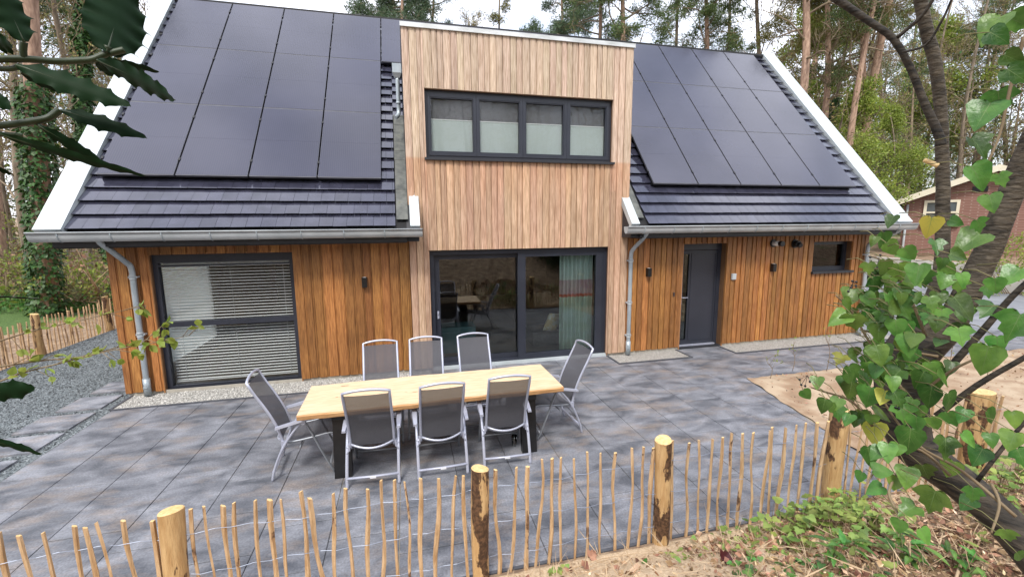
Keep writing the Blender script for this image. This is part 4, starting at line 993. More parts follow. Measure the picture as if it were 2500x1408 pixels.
f2 = thing('picket_fence', 'pale chestnut paling fence running away beside the slate path', 'fence', (-1.9, 5, 0))
y = 1.2
while y < 9.4:
    if min(abs(y-q) for q in (3.14, 5.36, 7.6)) > .08:
        mb = MB(); picket(mb, -1.88+R.uniform(-.015, .015), y, -.08, .80+R.uniform(-.05, .04), R.uniform(.013, .021), R.uniform(-.04, .04), 'y'); obj('picket', mb, PM, f2)
    y += R.uniform(.09, .125)
for q in (3.14, 5.36, 7.6):
    mb = MB(); post(mb, -1.86, q, -.2, .885, .068, ly=R.uniform(-.05, .05)); obj('post', mb, OM, f2)
for z in (.2, .45, .66): obj('wire', wire(z, 1.1, 9.5, -1.88, 'y', .11, lambda q: 0), MT['wire'], f2)
# wire fence far left in the wood
wf = thing('wire_fence', 'thin sagging wire fence across the wood floor far left', 'fence', (-14, 22, 0))
wp = [(-30, 27), (-24.5, 25.6), (-19, 24.2), (-14, 23), (-9, 22), (-4, 21.5)]
wpz = [(a, b, float(terrain(a, b))) for a, b in wp]
for a, b, c in wpz:
    mb = MB(); mb.tube([(a, b, c-.2), (a, b, c+1.5)], .035, 6); obj('post', mb, MT['greybark'], wf)
for h in (.7, 1.1, 1.45):
    mb = MB(); mb.tube([(a, b, c+h+(.0 if 1 else 0)) for a, b, c in wpz], .012, 4); obj('wire', mb, MT['wire'], wf)
# ================================================================== NEIGHBOURING HOUSE, RETAINING WALL
nb = thing('brick_house', 'low red brick house with cream barge boards beyond the garden on the right', 'house', (36, 9.5, .9))
ap = PH(2440, 408, 30.0); br_ = unit((ap-CAM)*np.array([1, 1, 0])); gd = np.array([br_[1], -br_[0], 0.]); gn = br_
def on_gable(px, py):
    d = ray(px, py); return CAM+d*(((ap-CAM)@gn)/(d@gn))
def G(t, n, z): return ap*np.array([1, 1, 0])+gd*t+gn*n+np.array([0, 0, z])
lf_ = on_gable(2183, 496); tl = (lf_-ap)@gd; zl = lf_[2]; zp = ap[2]; tr_ = -tl
def gbox(mb, t0, t1, n0, n1, z0, z1, m=0): mb.hexa([G(t0, n0, z0), G(t1, n0, z0), G(t1, n1, z0), G(t0, n1, z0), G(t0, n0, z1), G(t1, n0, z1), G(t1, n1, z1), G(t0, n1, z1)], m)
mb = MB(); q = [(tl+.4, -.5), (tr_-.4, -.5), (tr_-.4, zl+.02), (0, zp-.2), (tl+.4, zl+.02)]
mb.add([G(t_, 0, z_) for t_, z_ in q]+[G(t_, 9, z_) for t_, z_ in q], [(0, 1, 2, 3, 4), (9, 8, 7, 6, 5), (0, 4, 9, 5), (1, 6, 7, 2)]); gw_ = obj('wall', mb, MT['brick'], nb)
for te in (tl, tr_):
    mb = MB(); mb.hexa([G(te, -.45, zl-.12), G(0, -.45, zp-.12), G(0, 9.4, zp-.12), G(te, 9.4, zl-.12), G(te, -.45, zl+.05), G(0, -.45, zp+.05), G(0, 9.4, zp+.05), G(te, 9.4, zl+.05)]); rf = obj('roof', mb, MT['soffit'], nb)
    mb = MB(); mb.hexa([G(te, -.51, zl-.20), G(0, -.51, zp-.20), G(0, -.455, zp-.20), G(te, -.455, zl-.20), G(te, -.51, zl+.09), G(0, -.51, zp+.09), G(0, -.455, zp+.09), G(te, -.455, zl+.09)]); obj('barge_board', mb, MT['cream'], rf)
a = on_gable(2258, 490); b = on_gable(2300, 548); t0 = (a-ap)@gd; z1_, z0_ = a[2], b[2]; t1 = t0+1.25
mb = MB()
for ta, tb, za, zb in ((t0, t0+.11, z0_, z1_), (t1-.11, t1, z0_, z1_), (t0+.11, t1-.11, z0_, z0_+.11), (t0+.11, t1-.11, z1_-.11, z1_), (t0+.11, t1-.11, (z0_+z1_)/2-.04, (z0_+z1_)/2+.04)): gbox(mb, ta, tb, -.09, -.01, za, zb)
nw = obj('window', mb, MT['cream'], nb)
mb = MB(); gbox(mb, t0+.11, t1-.11, -.04, -.03, z0_+.11, z1_-.11); obj('pane', mb, mat('grey_reflecting_pane', (.10, .12, .13), rough=.05, spec=1), nw)
mb = MB(); gbox(mb, t0-.06, t1+.06, -.15, -.005, z0_-.09, z0_-.005); obj('sill', mb, MT['soffit'], nw)
a = on_gable(2375, 456); t0 = (a-ap)@gd; mb = MB(); gbox(mb, t0, t0+.5, -.05, -.005, a[2]-.24, a[2]); obj('vent', mb, MT['black'], nb)
mb = MB(); mb.tube([G(tl+.55, -.1, -.3), G(tl+.55, -.1, zl-.1)], .05, 8); obj('downpipe', mb, MT['zinc'], nb)
rw = MB(); p0 = np.array((27.35, 9.6, .98)); p1 = np.array((27.35, 1.2, .98))
for k in range(6):
    a = p0+(p1-p0)*k/6; b = p0+(p1-p0)*(k+1)/6; d = unit((p1-p0)*np.array([1, 1, 0])); nrm = np.array([-d[1], d[0], 0])*.2; g = d*.006
    a = a+g; b = b-g; lo = np.array([0, 0, -1.4])
    rw.hexa([a+lo, b+lo, b+lo+nrm, a+lo+nrm, a, b, b+nrm, a+nrm])
tag(obj('retaining_wall', rw, mat('white_concrete', (.66, .62, .55), (.76, .73, .67), .85, scale=1.2, detail=7)), 'white concrete retaining wall behind the driveway beside the right downpipe', 'wall')
# ================================================================== TREES OF THE WOOD
def limb(mb, p, d, ln, r, depth, tips, bend=.25, up=.1, m=0, sides=(7, 5, 4, 3), nkids=(7, 5, 4), wig=.12, kid=(.45, .75), rmin=.008, spread=.9):
    n = max(3, int(ln/ (.5 if depth > 1 else .22))); n = min(n, 9); pts = [p]; q = np.array(p, float); d = unit(np.array(d, float)); step = ln/n; rad = [r]
    for i in range(n):
        d = unit(d+NR.normal(size=3)*wig+np.array([0, 0, up*.25])); q = q+d*step; pts.append(q); rad.append(max(rmin, r*(1-.8*(i+1)/n)))
    mb.tube(pts, rad, sides[min(3-depth if depth <= 3 else 0, 3)], m, False)
    if depth <= 0: tips.append((pts[-1], d)); tips.append((pts[len(pts)//2], d)); return
    k = nkids[min(3-depth, len(nkids)-1)] if depth <= 3 else nkids[0]
    for j in range(k):
        t = R.uniform(.25, 1.0); i = min(int(t*n), n-1); b = pts[i]+(pts[i+1]-pts[i])*(t*n-i)
        td = unit(np.array(pts[i+1])-np.array(pts[i])); side = unit(np.cross(td, NR.normal(size=3)))
        nd = td*(1-.45*spread)+side*spread*R.uniform(.6, 1)+np.array([0, 0, up])
        limb(mb, b, nd, ln*R.uniform(*kid)*(1-.3*t), max(rmin, r*(1-.8*t)*.6), depth-1, tips, bend, up, m, sides, nkids, wig, kid, rmin, spread)
    tips.append((pts[-1], d))
def tufts(mb, tips, per, rad, ln, wd, m=0, flat=1.0, droop=0.):
    P = np.array([t[0] for t in tips]); D = np.array([t[1] for t in tips])
    P = np.repeat(P, per, 0); D = np.repeat(D, per, 0); n = len(P)
    O = rdir(n)*NR.uniform(0, 1, (n, 1))**.5*rad; O[:, 2] *= flat
    A = unit(rdir(n)*.8+D*.7+np.array([0, 0, .15-droop])); B = perp(A)
    mb.quads(cards(P+O-A*ln*.4, A, B, NR.uniform(.6, 1.3, n)*ln, NR.uniform(.6, 1.3, n)*wd), m)
def trunk_path(Hh, lean=(0, 0), wob=.25, n=14, z0=-.4):
    a, b = R.uniform(0, 6), R.uniform(0, 6)
    return [np.array((lean[0]*t*Hh+wob*math.sin(t*4+a)-wob*math.sin(a), lean[1]*t*Hh+wob*math.sin(t*5+b)-wob*math.sin(b), z0+(Hh-z0)*t)) for t in [i/n for i in range(n+1)]]
PROTO = {}
def build_tree(kind, Hh, r, h0, lean=(0, 0), wob=.25, ivy=0., name='tree', needles='needle', bark='pinebark', nb=26, blen=3.2):
    """returns an Empty at the origin with trunk, crown (and ivy) children"""
    t = thing(name, '', 'tree', (0, 0, 0))
    mb = MB(); tips = []
    path = trunk_path(Hh, lean, wob); rad = [r*(1.15 if i == 0 else 1)*(1-.72*(i/len(path))) for i in range(len(path))]
    mb.tube(smooth_path(path, 3), list(np.interp(np.linspace(0, 1, (len(path)-1)*3+1), np.linspace(0, 1, len(path)), rad)), 9, 0, True)
    at = lambda t_: np.array([np.interp(t_, np.linspace(0, 1, len(path)), [p[k] for p in path]) for k in range(3)])
    if kind == 'pine':
        for j in range(nb):
            t_ = h0+(1-h0)*(j/nb)**.85; a = R.uniform(0, 2*math.pi); ln = blen*(1-.55*(t_-h0)/(1-h0))*R.uniform(.5, 1.1)
            dead = t_ < h0+.12 and R.random() < .6
            tp = []
            limb(mb, at(t_), (math.cos(a), math.sin(a), R.uniform(-.15, .5)), ln, r*.26, 2, tp, up=.12, m=1, nkids=(5, 5, 4), wig=.2, sides=(6, 4, 3, 3))
            if not dead: tips += tp
        cm = MB(); tufts(cm, tips, 26, .30, .17, .034, flat=.7)
        ob = obj('trunk', mb, [MT[bark], MT['twig']], t); obj('crown', cm, MT[needles], t)
    elif kind == 'spruce':
        for j in range(int(nb*1.6)):
            t_ = h0+(1-h0)*(j/(nb*1.6)); a = R.uniform(0, 2*math.pi); ln = blen*(1.05-t_)*R.uniform(.6, 1.1)+.3
            tp = []; limb(mb, at(t_), (math.cos(a), math.sin(a), -.05), ln, r*.16, 1, tp, up=-.06, m=1, nkids=(7, 7, 6), wig=.1, sides=(4, 3, 3, 3), kid=(.3, .5)); tips += tp
        cm = MB(); tufts(cm, tips, 17, .30, .2, .035, flat=.8, droop=.55)
        obj('trunk', mb, [MT[bark], MT['twig']], t); obj('crown', cm, MT[needles], t)
    elif kind in ('bare', 'spring'):
        for j in range(nb):
            t_ = h0+(1-h0)*(j/nb)**.9; a = R.uniform(0, 2*math.pi); ln = blen*(1.15-.75*t_)*R.uniform(.5, 1.15)
            limb(mb, at(t_), (math.cos(a), math.sin(a), R.uniform(.3, 1.0)), ln, r*.30*(1.2-t_), 2, tips, up=.22, m=1, nkids=(6, 6, 5), wig=.16, sides=(5, 4, 3, 3), rmin=.009, spread=.75)
        obj('trunk', mb, [MT[bark], MT['twig']], t)
        cm = MB()
        tufts(cm, tips, 3 if kind == 'bare' else 20, .22 if kind == 'bare' else .38, .10, .05 if kind == 'bare' else .07)
        obj('crown', cm, MT['olive'] if kind == 'bare' else MT[needles], t)
    if ivy:
        im = MB(); n = int(9000*ivy); z = NR.uniform(-.2, Hh*ivy, n)**1.0; tt = np.clip(z/Hh, 0, 1)
        cx = np.interp(tt, np.linspace(0, 1, len(path)), [p[0] for p in path]); cy = np.interp(tt, np.linspace(0, 1, len(path)), [p[1] for p in path])
        a = NR.uniform(0, 2*math.pi, n); rr = r*(1.1-.6*tt)+np.abs(NR.normal(0, .05, n))+.01+.04*np.sin(z*2.1+a*2)**2
        O = np.stack([np.cos(a), np.sin(a), np.zeros(n)], 1)
        P = np.stack([cx, cy, z], 1)+O*rr[:, None]; A = unit(O*.5+np.array([0, 0, -.8])+rdir(n)*.5); B = unit(np.cross(A, O)+rdir(n)*.3)
        im.quads(cards(P, A, B, NR.uniform(.09, .17, n), NR.uniform(.08, .14, n)))
        o = obj('ivy', im, MT['ivydark'], t)
    return t
def protos():
    PROTO['pine_a'] = build_tree('pine', 19, .21, .58, wob=.25, name='pine_tree')
    PROTO['pine_b'] = build_tree('pine', 17, .18, .42, wob=.35, name='pine_tree', needles='needle2', nb=30, blen=3.4)
    PROTO['pine_c'] = build_tree('pine', 20, .22, .50, wob=.5, name='pine_tree', needles='needle3', nb=24, blen=2.8)
    PROTO['spruce_a'] = build_tree('spruce', 17, .16, .12, name='spruce_tree', bark='greybark', nb=44, blen=3.0, wob=.1)
    PROTO['larch_a'] = build_tree('spruce', 16, .12, .30, name='larch_tree', bark='greybark', needles='needle3', nb=15, blen=2.4, wob=.2)
    PROTO['bare_a'] = build_tree('bare', 17, .15, .22, wob=.5, name='bare_tree', bark='greybark', nb=20, blen=4.6)
    PROTO['bare_b'] = build_tree('bare', 15, .11, .30, wob=.35, name='bare_tree', bark='greybark', nb=16, blen=3.6)
    PROTO['birch_a'] = build_tree('bare', 16, .09, .35, wob=.3, name='birch_tree', bark='paletrunk', nb=18, blen=2.8)
    PROTO['ivy_a'] = build_tree('bare', 15, .15, .35, wob=.4, name='ivy_clad_tree', bark='greybark', nb=15, blen=3.6, ivy=.72)
    PROTO['spring_a'] = build_tree('spring', 8.5, .08, .15, wob=.4, name='budding_tree', bark='greybark', needles='spring', nb=15, blen=2.9)
protos()
USED = set()
def tree(kind, px, py, dist, label, s=1., rz=None, tilt=None, cat='tree', group=None, zoff=None):
    p = PH(px, py, dist); zg = float(terrain(p[0], p[1]))
    loc = (p[0]-(math.tan(tilt[1])*(p[2]-zg) if tilt else 0), p[1], zg); rz = (0 if tilt else R.uniform(0, 6.28)) if rz is None else rz; tilt = (tilt[0], -tilt[1]) if False else tilt
    pr = PROTO[kind]
    if kind not in USED:
        USED.add(kind); o = pr; o.location = loc; o.rotation_euler = (tilt[0] if tilt else 0, tilt[1] if tilt else 0, rz); o.scale = (s,)*3
    else: o = dup(pr, loc, rz, s, tilt=tilt)
    o['label'] = label; o['group'] = group or 'trees of the wood round the house'
    return o
# left of the house
ivp = build_tree('pine', 19, .25, .52, lean=(.135, -.035), wob=.12, ivy=.34, name='pine_tree', nb=22, blen=3.4); p = PH(104, 690, 18.5); ivp.location = (p[0], p[1], float(terrain(p[0], p[1])))
tag(ivp, 'orange barked pine with an ivy sleeved lower trunk, left of the house', 'tree', 'trees of the wood round the house')
tree('ivy_a', 245, 250, 21, 'tree smothered in ivy to its upper limbs, showing just beside the left roof verge', 1.0)
tree('bare_a', 40, 500, 23, 'slim brown trunked bare tree left of the ivy sleeved pine', .95, tilt=(.0, -.06))
tree('bare_b', 160, 300, 25, 'bare tree with tangled twigs between the ivy sleeved pine and the left verge', 1.1)
tree('pine_b', -60, 300, 26, 'pine behind the topmost holly leaves at the left picture edge', 1.1)
tree('bare_a', 290, 300, 30, 'bare tree rising behind the left verge near the top of the photo', 1.05)
tree('bare_b', 10, 600, 31, 'thin bare tree deep in the wood at the left picture edge', 1.1, tilt=(0, .05))
tree('pine_a', 190, 500, 36, 'distant pine trunk deep in the wood between ivy sleeved pine and house', 1.0)
tree('birch_a', 70, 300, 34, 'pale thin trunk standing behind the ivy sleeved pine', 1.1)
tree('spruce_a', 250, 450, 40, 'dark spruce far back in the wood left of the roof verge', 1.0)
# above the ridge
tree('pine_b', 925, 60, 27, 'green pine crown just left of the dormer top, leftmost crown above the ridge', 1.06)
tree('pine_b', 1022, 60, 26, 'pine with a dark upright trunk over the left end of the dormer trim', .98)
tree('pine_b', 1085, 60, 30, 'slighter pine with gappy crown over the dormer, right of the dark upright trunk', 1.05)
tree('birch_a', 1140, 80, 29, 'thin pale birch, leftmost of the bare stems over the dormer', .95)
tree('birch_a', 1185, 80, 32, 'thin pale birch, right hand one of the bare stems over the dormer', 1.0)
tree('larch_a', 1240, 80, 25, 'sparse olive larch with fine drooping twigs over the middle of the dormer', .98)
tree('pine_b', 1340, 60, 29, 'wide pine crown leaning over the right half of the dormer', 1.08)
tree('pine_b', 1428, 60, 24, 'pine with greenish trunk and low needle clumps over the right of the dormer', .98)
tree('pine_a', 1503, 60, 22, 'orange trunked pine with crooked branches by the right end of the dormer', .90)
tree('spruce_a', 1640, 90, 25, 'feathery green spruce above the right hand panels, nearest the dormer', .95)
tree('pine_a', 1712, 100, 23, 'pine with straight orange trunk between the two spruces over the right panels', .85)
tree('spruce_a', 1775, 90, 27, 'feathery green spruce above the right hand panels, farther from the dormer', 1.0)
tree('bare_a', 1855, 80, 23, 'tree with a crooked upper trunk over the right end of the ridge', 1.0)
# right of the house
tree('pine_c', 1912, 130, 20.5, 'stout orange barked pine just right of the ridge end', .9, tilt=(0, .035))
tree('pine_c', 1985, 150, 24, 'olive crowned pine right of the stout orange pine', .82, tilt=(0, .07))
tree('pine_c', 2070, 150, 26, 'leaning brownish pine behind the curved limb of the ivy tree', .85, tilt=(0, .06))
tree('pine_a', 2133, 120, 23, 'red barked pine directly left of the ivy tree\'s dark curved limb', .78, tilt=(0, .03))
tree('pine_a', 2175, 160, 26, 'red barked pine leaning right behind the ivy tree\'s dark curved limb', 1.05, tilt=(0, .085))
tree('spring_a', 1990, 300, 30, 'tall budding tree behind the upper right verge', 1.5)
tree('spruce_a', 2120, 300, 37, 'green spruce in the wood right of the verge, behind the lime green trees', 1.0)
tree('pine_c', 2030, 150, 36, 'farther olive crowned pine behind the leaning brownish pine', 1.15)
tree('spring_a', 2240, 380, 52, 'budding tree far behind the brick house roof', 1.9)
tree('ivy_a', 2030, 260, 27, 'ivy covered tree above the right roof verge', .8)
tree('ivy_a', 2100, 330, 31, 'ivy covered tree farther back behind the right verge', .85)
tree('spring_a', 2085, 430, 25, 'small tree in fresh lime green leaf beyond the right verge', .95)
tree('spring_a', 2135, 440, 34, 'second small tree in lime green leaf, right of and behind the other', .9)
tree('bare_a', 2330, 250, 49, 'dark bare tree between the two stems of the ivy tree', 1.05)
tree('bare_a', 2395, 250, 46, 'dark bare tree with wavy limbs left of the thick leaning ivy stem', 1.0)
tree('bare_b', 2440, 260, 55, 'thin bare tree behind the brick house gable', 1.2)
tree('pine_a', 2420, 300, 52, 'pine with reddish trunk behind the peak of the brick house', 1.05)
tree('bare_a', 2490, 260, 51, 'bare tree at the upper right picture edge', 1.1)
tree('pine_b', 2250, 250, 56, 'distant pine behind the upright stem of the ivy tree', 1.1)
tree('spruce_a', 2300, 330, 66, 'dark spruce far behind the brick house roof, left one', 1.0)
tree('spruce_a', 2210, 350, 48, 'dark spruce far behind the right verge', 1.1)
tree('spruce_a', 2380, 340, 50, 'dark spruce far behind the brick house peak', 1.0)
tree('bare_b', 1960, 230, 34, 'thin bare tree far behind the olive crowned pine', 1.2)
tree('bare_b', 2160, 300, 36, 'thin bare tree far behind the lime green tree', 1.2)
tree('pine_b', 2560, 300, 55, 'pine just beyond the right picture edge, branches reaching in', 1.1)
for kx in list(PROTO):
    if kx not in USED:
        for c in list(PROTO[kx].children): bpy.data.objects.remove(c)
        bpy.data.objects.remove(PROTO[kx])
# far-off wood: one mass
def woodland(name, a0, a1, d0, d1, ntr, ntw, nlf, label, hmax=17, low=0.):
    mb = MB()
    a = np.radians(NR.uniform(a0, a1, ntr)); d = NR.uniform(d0, d1, ntr)
    for i in range(ntr):
        x = CAM[0]+d[i]*math.sin(a[i]); y = CAM[1]+d[i]*math.cos(a[i]); z = float(terrain(x, y)); r = R.uniform(.05, .19); h = R.uniform(.7, 1.)*hmax
        lx, ly = R.uniform(-1.2, 1.2), R.uniform(-.6, .6)
        mb.tube([(x, y, z-.3), (x+lx*.3+R.uniform(-.2, .2), y+ly*.3, z+h*.4), (x+lx, y+ly, z+h)], [r, r*.75, r*.2], 5, R.choice((0, 0, 1)), False)
        for k in range(7):
            t = R.uniform(.2, .95); b = np.array((x+lx*t, y+ly*t, z+h*t)); e = b+np.array((R.uniform(-2.2, 2.2), R.uniform(-1, 1), R.uniform(.3, 2)))
            mb.tube([b, (b+e)/2+np.array((0, 0, -.2)), e], [r*.3, r*.2, .012], 3, 1, False)
    def pts(n, zmax, pw):
        k = NR.integers(0, ntr, n); aa = a[k]+NR.normal(0, .035, n); dd = d[k]+NR.normal(0, 1.2, n)
        x = CAM[0]+dd*np.sin(aa); y = CAM[1]+dd*np.cos(aa); return np.stack([x, y, terrain(x, y)+NR.uniform(0, 1, n)**pw*zmax], 1)
    P = pts(ntw, hmax, .9); A = unit(rdir(ntw)+np.array([0, 0, .5])); B = perp(A); mb.quads(cards(P, A, B, NR.uniform(.5, 1.7, ntw), NR.uniform(.018, .04, ntw)), 1)
    P = pts(nlf, hmax*.85, 1.3); A = rdir(nlf); B = perp(A); q = NR.random(nlf)
    for m_, lo, hi in ((2, 0, .30), (3, .30, .50), (4, .50, .62), (5, .62, .85), (6, .85, 1.)):
        s = (q >= lo) & (q < hi); mb.quads(cards(P[s], A[s], B[s], NR.uniform(.12, .32, s.sum()), NR.uniform(.08, .2, s.sum())), m_)
    o = obj(name, mb, [MT['greybark'], MT['twig'], MT['olive'], MT['needle3'], MT['ivydark'], MT['needle'], MT['spring']]); o['kind'] = 'stuff'; tag(o, label, 'wood')
woodland('woodland', -52, -22, 34, 62, 95, 17000, 24000, 'bare brown and olive wood filling the distance left of the house', 17)
woodland('woodland', 36, 80, 44, 66, 110, 20000, 38000, 'mixed bare and evergreen wood filling the distance right of the house', 15)
woodland('woodland', 118, 268, 13, 24, 90, 14000, 26000, 'wood behind the photographer, seen mirrored in the window panes', 11)
def undergrowth(name, n, a0, a1, d0, d1, h, mats, label, lw=(.10, .28), pw=2.0, sp=.7):
    mb = MB(); ncl = n//60; ca = np.radians(NR.uniform(a0, a1, ncl)); cdist = NR.uniform(d0**.5, d1**.5, ncl)**2
    k = NR.integers(0, ncl, n); x = CAM[0]+cdist[k]*np.sin(ca[k])+NR.normal(0, sp, n); y = CAM[1]+cdist[k]*np.cos(ca[k])+NR.normal(0, sp, n)
    ok = ~((x > -2.6) & (x < 24) & (y < 9.5) & (y > -5)) & ~((x > 26) & (x < 48) & (y < 21) & (y > -4)) & ((x-CAM[0])**2+(y-CAM[1])**2 > 16) & ((np.degrees(np.arctan2(x-CAM[0], y-CAM[1])) % 360 > 73) | (y > -5) | (x > 24)); x, y, k = x[ok], y[ok], k[ok]; n = len(x)
    hh = h*NR.uniform(.3, 1, ncl)[k]; P = np.stack([x, y, terrain(x, y)+NR.uniform(0, 1, n)**pw*hh], 1)
    A = unit(rdir(n)+np.array([0, 0, .3])); B = perp(A); q = k % len(mats)
    for i in range(len(mats)):
        s = q == i; tw = mats[i] == MT['twig']
        mb.quads(cards(P[s], A[s], B[s], NR.uniform(*lw, s.sum())*(3.2 if tw else 1), NR.uniform(*lw, s.sum())*(.10 if tw else .55)), i)
    o = obj(name, mb, mats); o['kind'] = 'stuff'; tag(o, label, 'undergrowth')
undergrowth('undergrowth', 30000, -64, -24, 19, 40, 1.6, [MT['olive'], MT['twig'], MT['twig'], MT['spring'], MT['deadleaf']], 'twiggy brown and olive undergrowth on the wood floor at the left')
undergrowth('undergrowth', 15000, 42, 80, 34, 52, 2.0, [MT['olive'], MT['ivydark'], MT['needle'], MT['twig']], 'bushy undergrowth in front of the wood at the right', (.15, .4))
undergrowth('undergrowth', 90000, 125, 262, 6.0, 11, 4.2, [MT['ivydark'], MT['holly'], MT['ivydark']], 'dark evergreen bushes behind the photographer, mirrored in the sliding door', (.08, .18), 1.0)
undergrowth('undergrowth', 110000, 80, 140, 5.2, 9, 2.6, [MT['ivydark'], MT['holly'], MT['holly']], 'dark holly and ivy bushes beside the photographer, mirrored in the sliding door', (.06, .13), .8, .42)
# green herb layer beyond the left fence
def herbs():
    n = 26000; mb = MB(); x = NR.uniform(-15, -2.6, n); y = NR.uniform(5.5, 13.5, n)
    keep = (np.sin(x*.8+1)+np.cos(y*.7)+NR.normal(0, .5, n)) > -.7; keep &= (y > 7.2+.25*(x+6)); x, y = x[keep], y[keep]; n = len(x)
    P = np.stack([x, y, terrain(x, y)+NR.uniform(0, .25, n)], 1); A = unit(rdir(n)+np.array([0, 0, .5])); B = perp(A)
    mb.quads(cards(P, A, B, NR.uniform(.06, .16, n), NR.uniform(.04, .09, n)), 0)
    o = obj('ground_herbs', mb, [leafmat('nettle_leaf', (.06, .16, .03), (.13, .26, .06))]); o['kind'] = 'stuff'; tag(o, 'low fresh green herbs on the wood floor beyond the left paling fence', 'herbs')
herbs()
def shrub(px, py, d, label, w_, h, m, n=1600, group=None):
    p = PH(px, py, d); z = float(terrain(p[0], p[1])); t = thing('shrub', label, 'shrub', (p[0], p[1], z), group)
    mb = MB(); tips = []
    for k in range(12):
        a = R.uniform(0, 6.28); limb(mb, (p[0]+R.uniform(-.15, .15), p[1]+R.uniform(-.15, .15), z-.1), (math.cos(a)*w_/h, math.sin(a)*w_/h, 1), h*R.uniform(.7, 1), .018, 2, tips, up=.15, nkids=(5, 4, 3), sides=(4, 3, 3, 3), rmin=.005)
    obj('stem', mb, MT['twig'], t); cm = MB(); tufts(cm, tips, max(2, n//max(1, len(tips))), .22, .11, .07); obj('foliage', cm, m, t)
shrub(60, 650, 22, 'yellow green budding shrub left of the ivy sleeved pine', 1.6, 2.2, MT['spring'], 700)
shrub(215, 660, 19, 'budding shrub between the ivy sleeved pine and the house corner', 1.5, 1.9, MT['spring'], 600)
shrub(20, 560, 26, 'olive shrub at the left picture edge', 1.8, 2.8, MT['olive'], 900)
shrub(245, 560, 27, 'twiggy olive shrub behind the fallen branch', 1.7, 2.6, MT['olive'], 700)
shrub(2150, 585, 26.5, 'evergreen shrub on the bank above the white wall, beside the right downpipe', 1.2, .8, MT['ivydark'], 2500)
shrub(2215, 590, 26, 'evergreen shrub on the bank above the white wall, middle of the row', 1.2, .8, MT['needle'], 2500)
shrub(2290, 595, 25.8, 'evergreen shrub on the bank above the white wall, half behind the upright ivy stem', 1.2, .75, MT['ivydark'], 2500)
shrub(2480, 640, 24, 'pale green feathery shrub at the right picture edge', 1.8, 2.2, MT['spring'], 1800)
# fallen branches
def branch_thing(name, pts, r, label, m='deadwood', kids=4, group=None, cat='branch', klen=.35):
    mb = MB(); P = smooth_path(pts, 5); n = len(P); mb.tube(P, [r*(1-.65*i/n) for i in range(n)], 6)
    tl = sum(np.linalg.norm(np.array(P[i+1])-np.array(P[i])) for i in range(n-1))
    for k in range(kids):
        i = R.randint(n//4, n-2); d = unit(unit(np.array(P[i+1])-np.array(P[i]))+rdir(1)[0]*.7+np.array((0, 0, .2))); L2 = tl*klen*R.uniform(.4, 1); q = np.array(P[i])
        mb.tube([q, q+d*L2*.5+rdir(1)[0]*.04*L2, q+d*L2], [r*.45, r*.3, r*.12], 5)
    return tag(obj(name, mb, MT[m]), label, cat, group)
pb = [PZ(310, 688, .15), PZ(380, 705, .3), PZ(430, 732, .25), PZ(500, 735, .2)]
def GZ(px, py, dz=.0):
    d = ray(px, py); q = None
    for t in np.arange(.8, 80, .02):
        q = CAM+t*d
        if q[2] < float(terrain(q[0], q[1]))+dz: break
    return q
branch_thing('fallen_branch', [GZ(75, 690, .25), GZ(120, 712, .3), GZ(180, 732, .3), GZ(238, 738, .3)], .05, 'long pale fallen branch lying behind the left paling fence', kids=5)
branch_thing('fallen_branch', [GZ(240, 742, .1), GZ(237, 715, .6), GZ(232, 695, 1.0), GZ(218, 680, 1.4)], .045, 'upright broken pale branch sticking up behind the left paling fence', kids=3)
# ================================================================== BANK IN THE FOREGROUND
def bank_pts(poly_px, n, jitter=0):
    out = []
    xs = [p[0] for p in poly_px]; ys = [p[1] for p in poly_px]
    def inside(x, y):
        c = False; k = len(poly_px)
        for i in range(k):
            x1, y1 = poly_px[i]; x2, y2 = poly_px[(i+1) % k]
            if (y1 > y) != (y2 > y) and x < (x2-x1)*(y-y1)/(y2-y1)+x1: c = not c
        return c
    tri = 0
    while len(out) < n and tri < n*40:
        tri += 1; x = R.uniform(min(xs), max(xs)); y = R.uniform(min(ys), max(ys))
        if inside(x, y):
            q = GZb(x, y)
            if q is not None and q[1] < -4.97: out.append(q)
    return np.array(out)
def GZb(px, py):
    d = ray(px, py); lo = None; t = 2.0
    while t < 8:
        q = CAM+t*d
        if q[2] < float(terrain(q[0], q[1])): return q-d*.02
        t += .04
    return None
BANK = [(1240, 1408), (1640, 1330), (1850, 1240), (2100, 1120), (2500, 1060), (2560, 1480), (1200, 1480)]
def scatter(name, P, m, ln, wd, label, cat, lift=.01, flat=.5, kind='stuff', up=.15):
    n = len(P); A = rdir(n); A[:, 2] *= flat; A = unit(A+np.array([0, 0, up*.3])); B = perp(A); B[:, 2] *= flat; B = unit(B)
    mb = MB(); l = NR.uniform(*ln, n); mb.quads(cards(P+np.array([0, 0, lift])+NR.uniform(0, lift, (n, 1))*np.array([0, 0, 1]), A, B, l, l*NR.uniform(*wd, n)), 0)
    o = obj(name, mb, m); o['kind'] = kind; tag(o, label, cat); return o
LIT = [(1240, 1420), (1500, 1370), (1800, 1310), (2100, 1180), (2500, 1120), (2560, 1480), (1200, 1480)]
BP = bank_pts(BANK, 2600); LP = bank_pts(LIT, 7000)
LPs = LP[(LP[:, 0] > 7.9) | (NR.random(len(LP)) < .22)]; LP = LPs; kk = int(len(LP)*.55)
scatter('leaf_litter', LP[:kk], MT['deadleaf'], (.02, .07), (.35, .9), 'dry brown leaves and bark scraps littering the bank', 'leaf litter')
scatter('wood_chips', LP[kk:], MT['chip'], (.015, .055), (.2, .5), 'pale wood chips strewn over the bank', 'wood chips')
scatter('twig_litter', BP[:1100], MT['deadwood'], (.06, .30), (.02, .05), 'thin dry twigs scattered over the bank', 'twigs', .015)
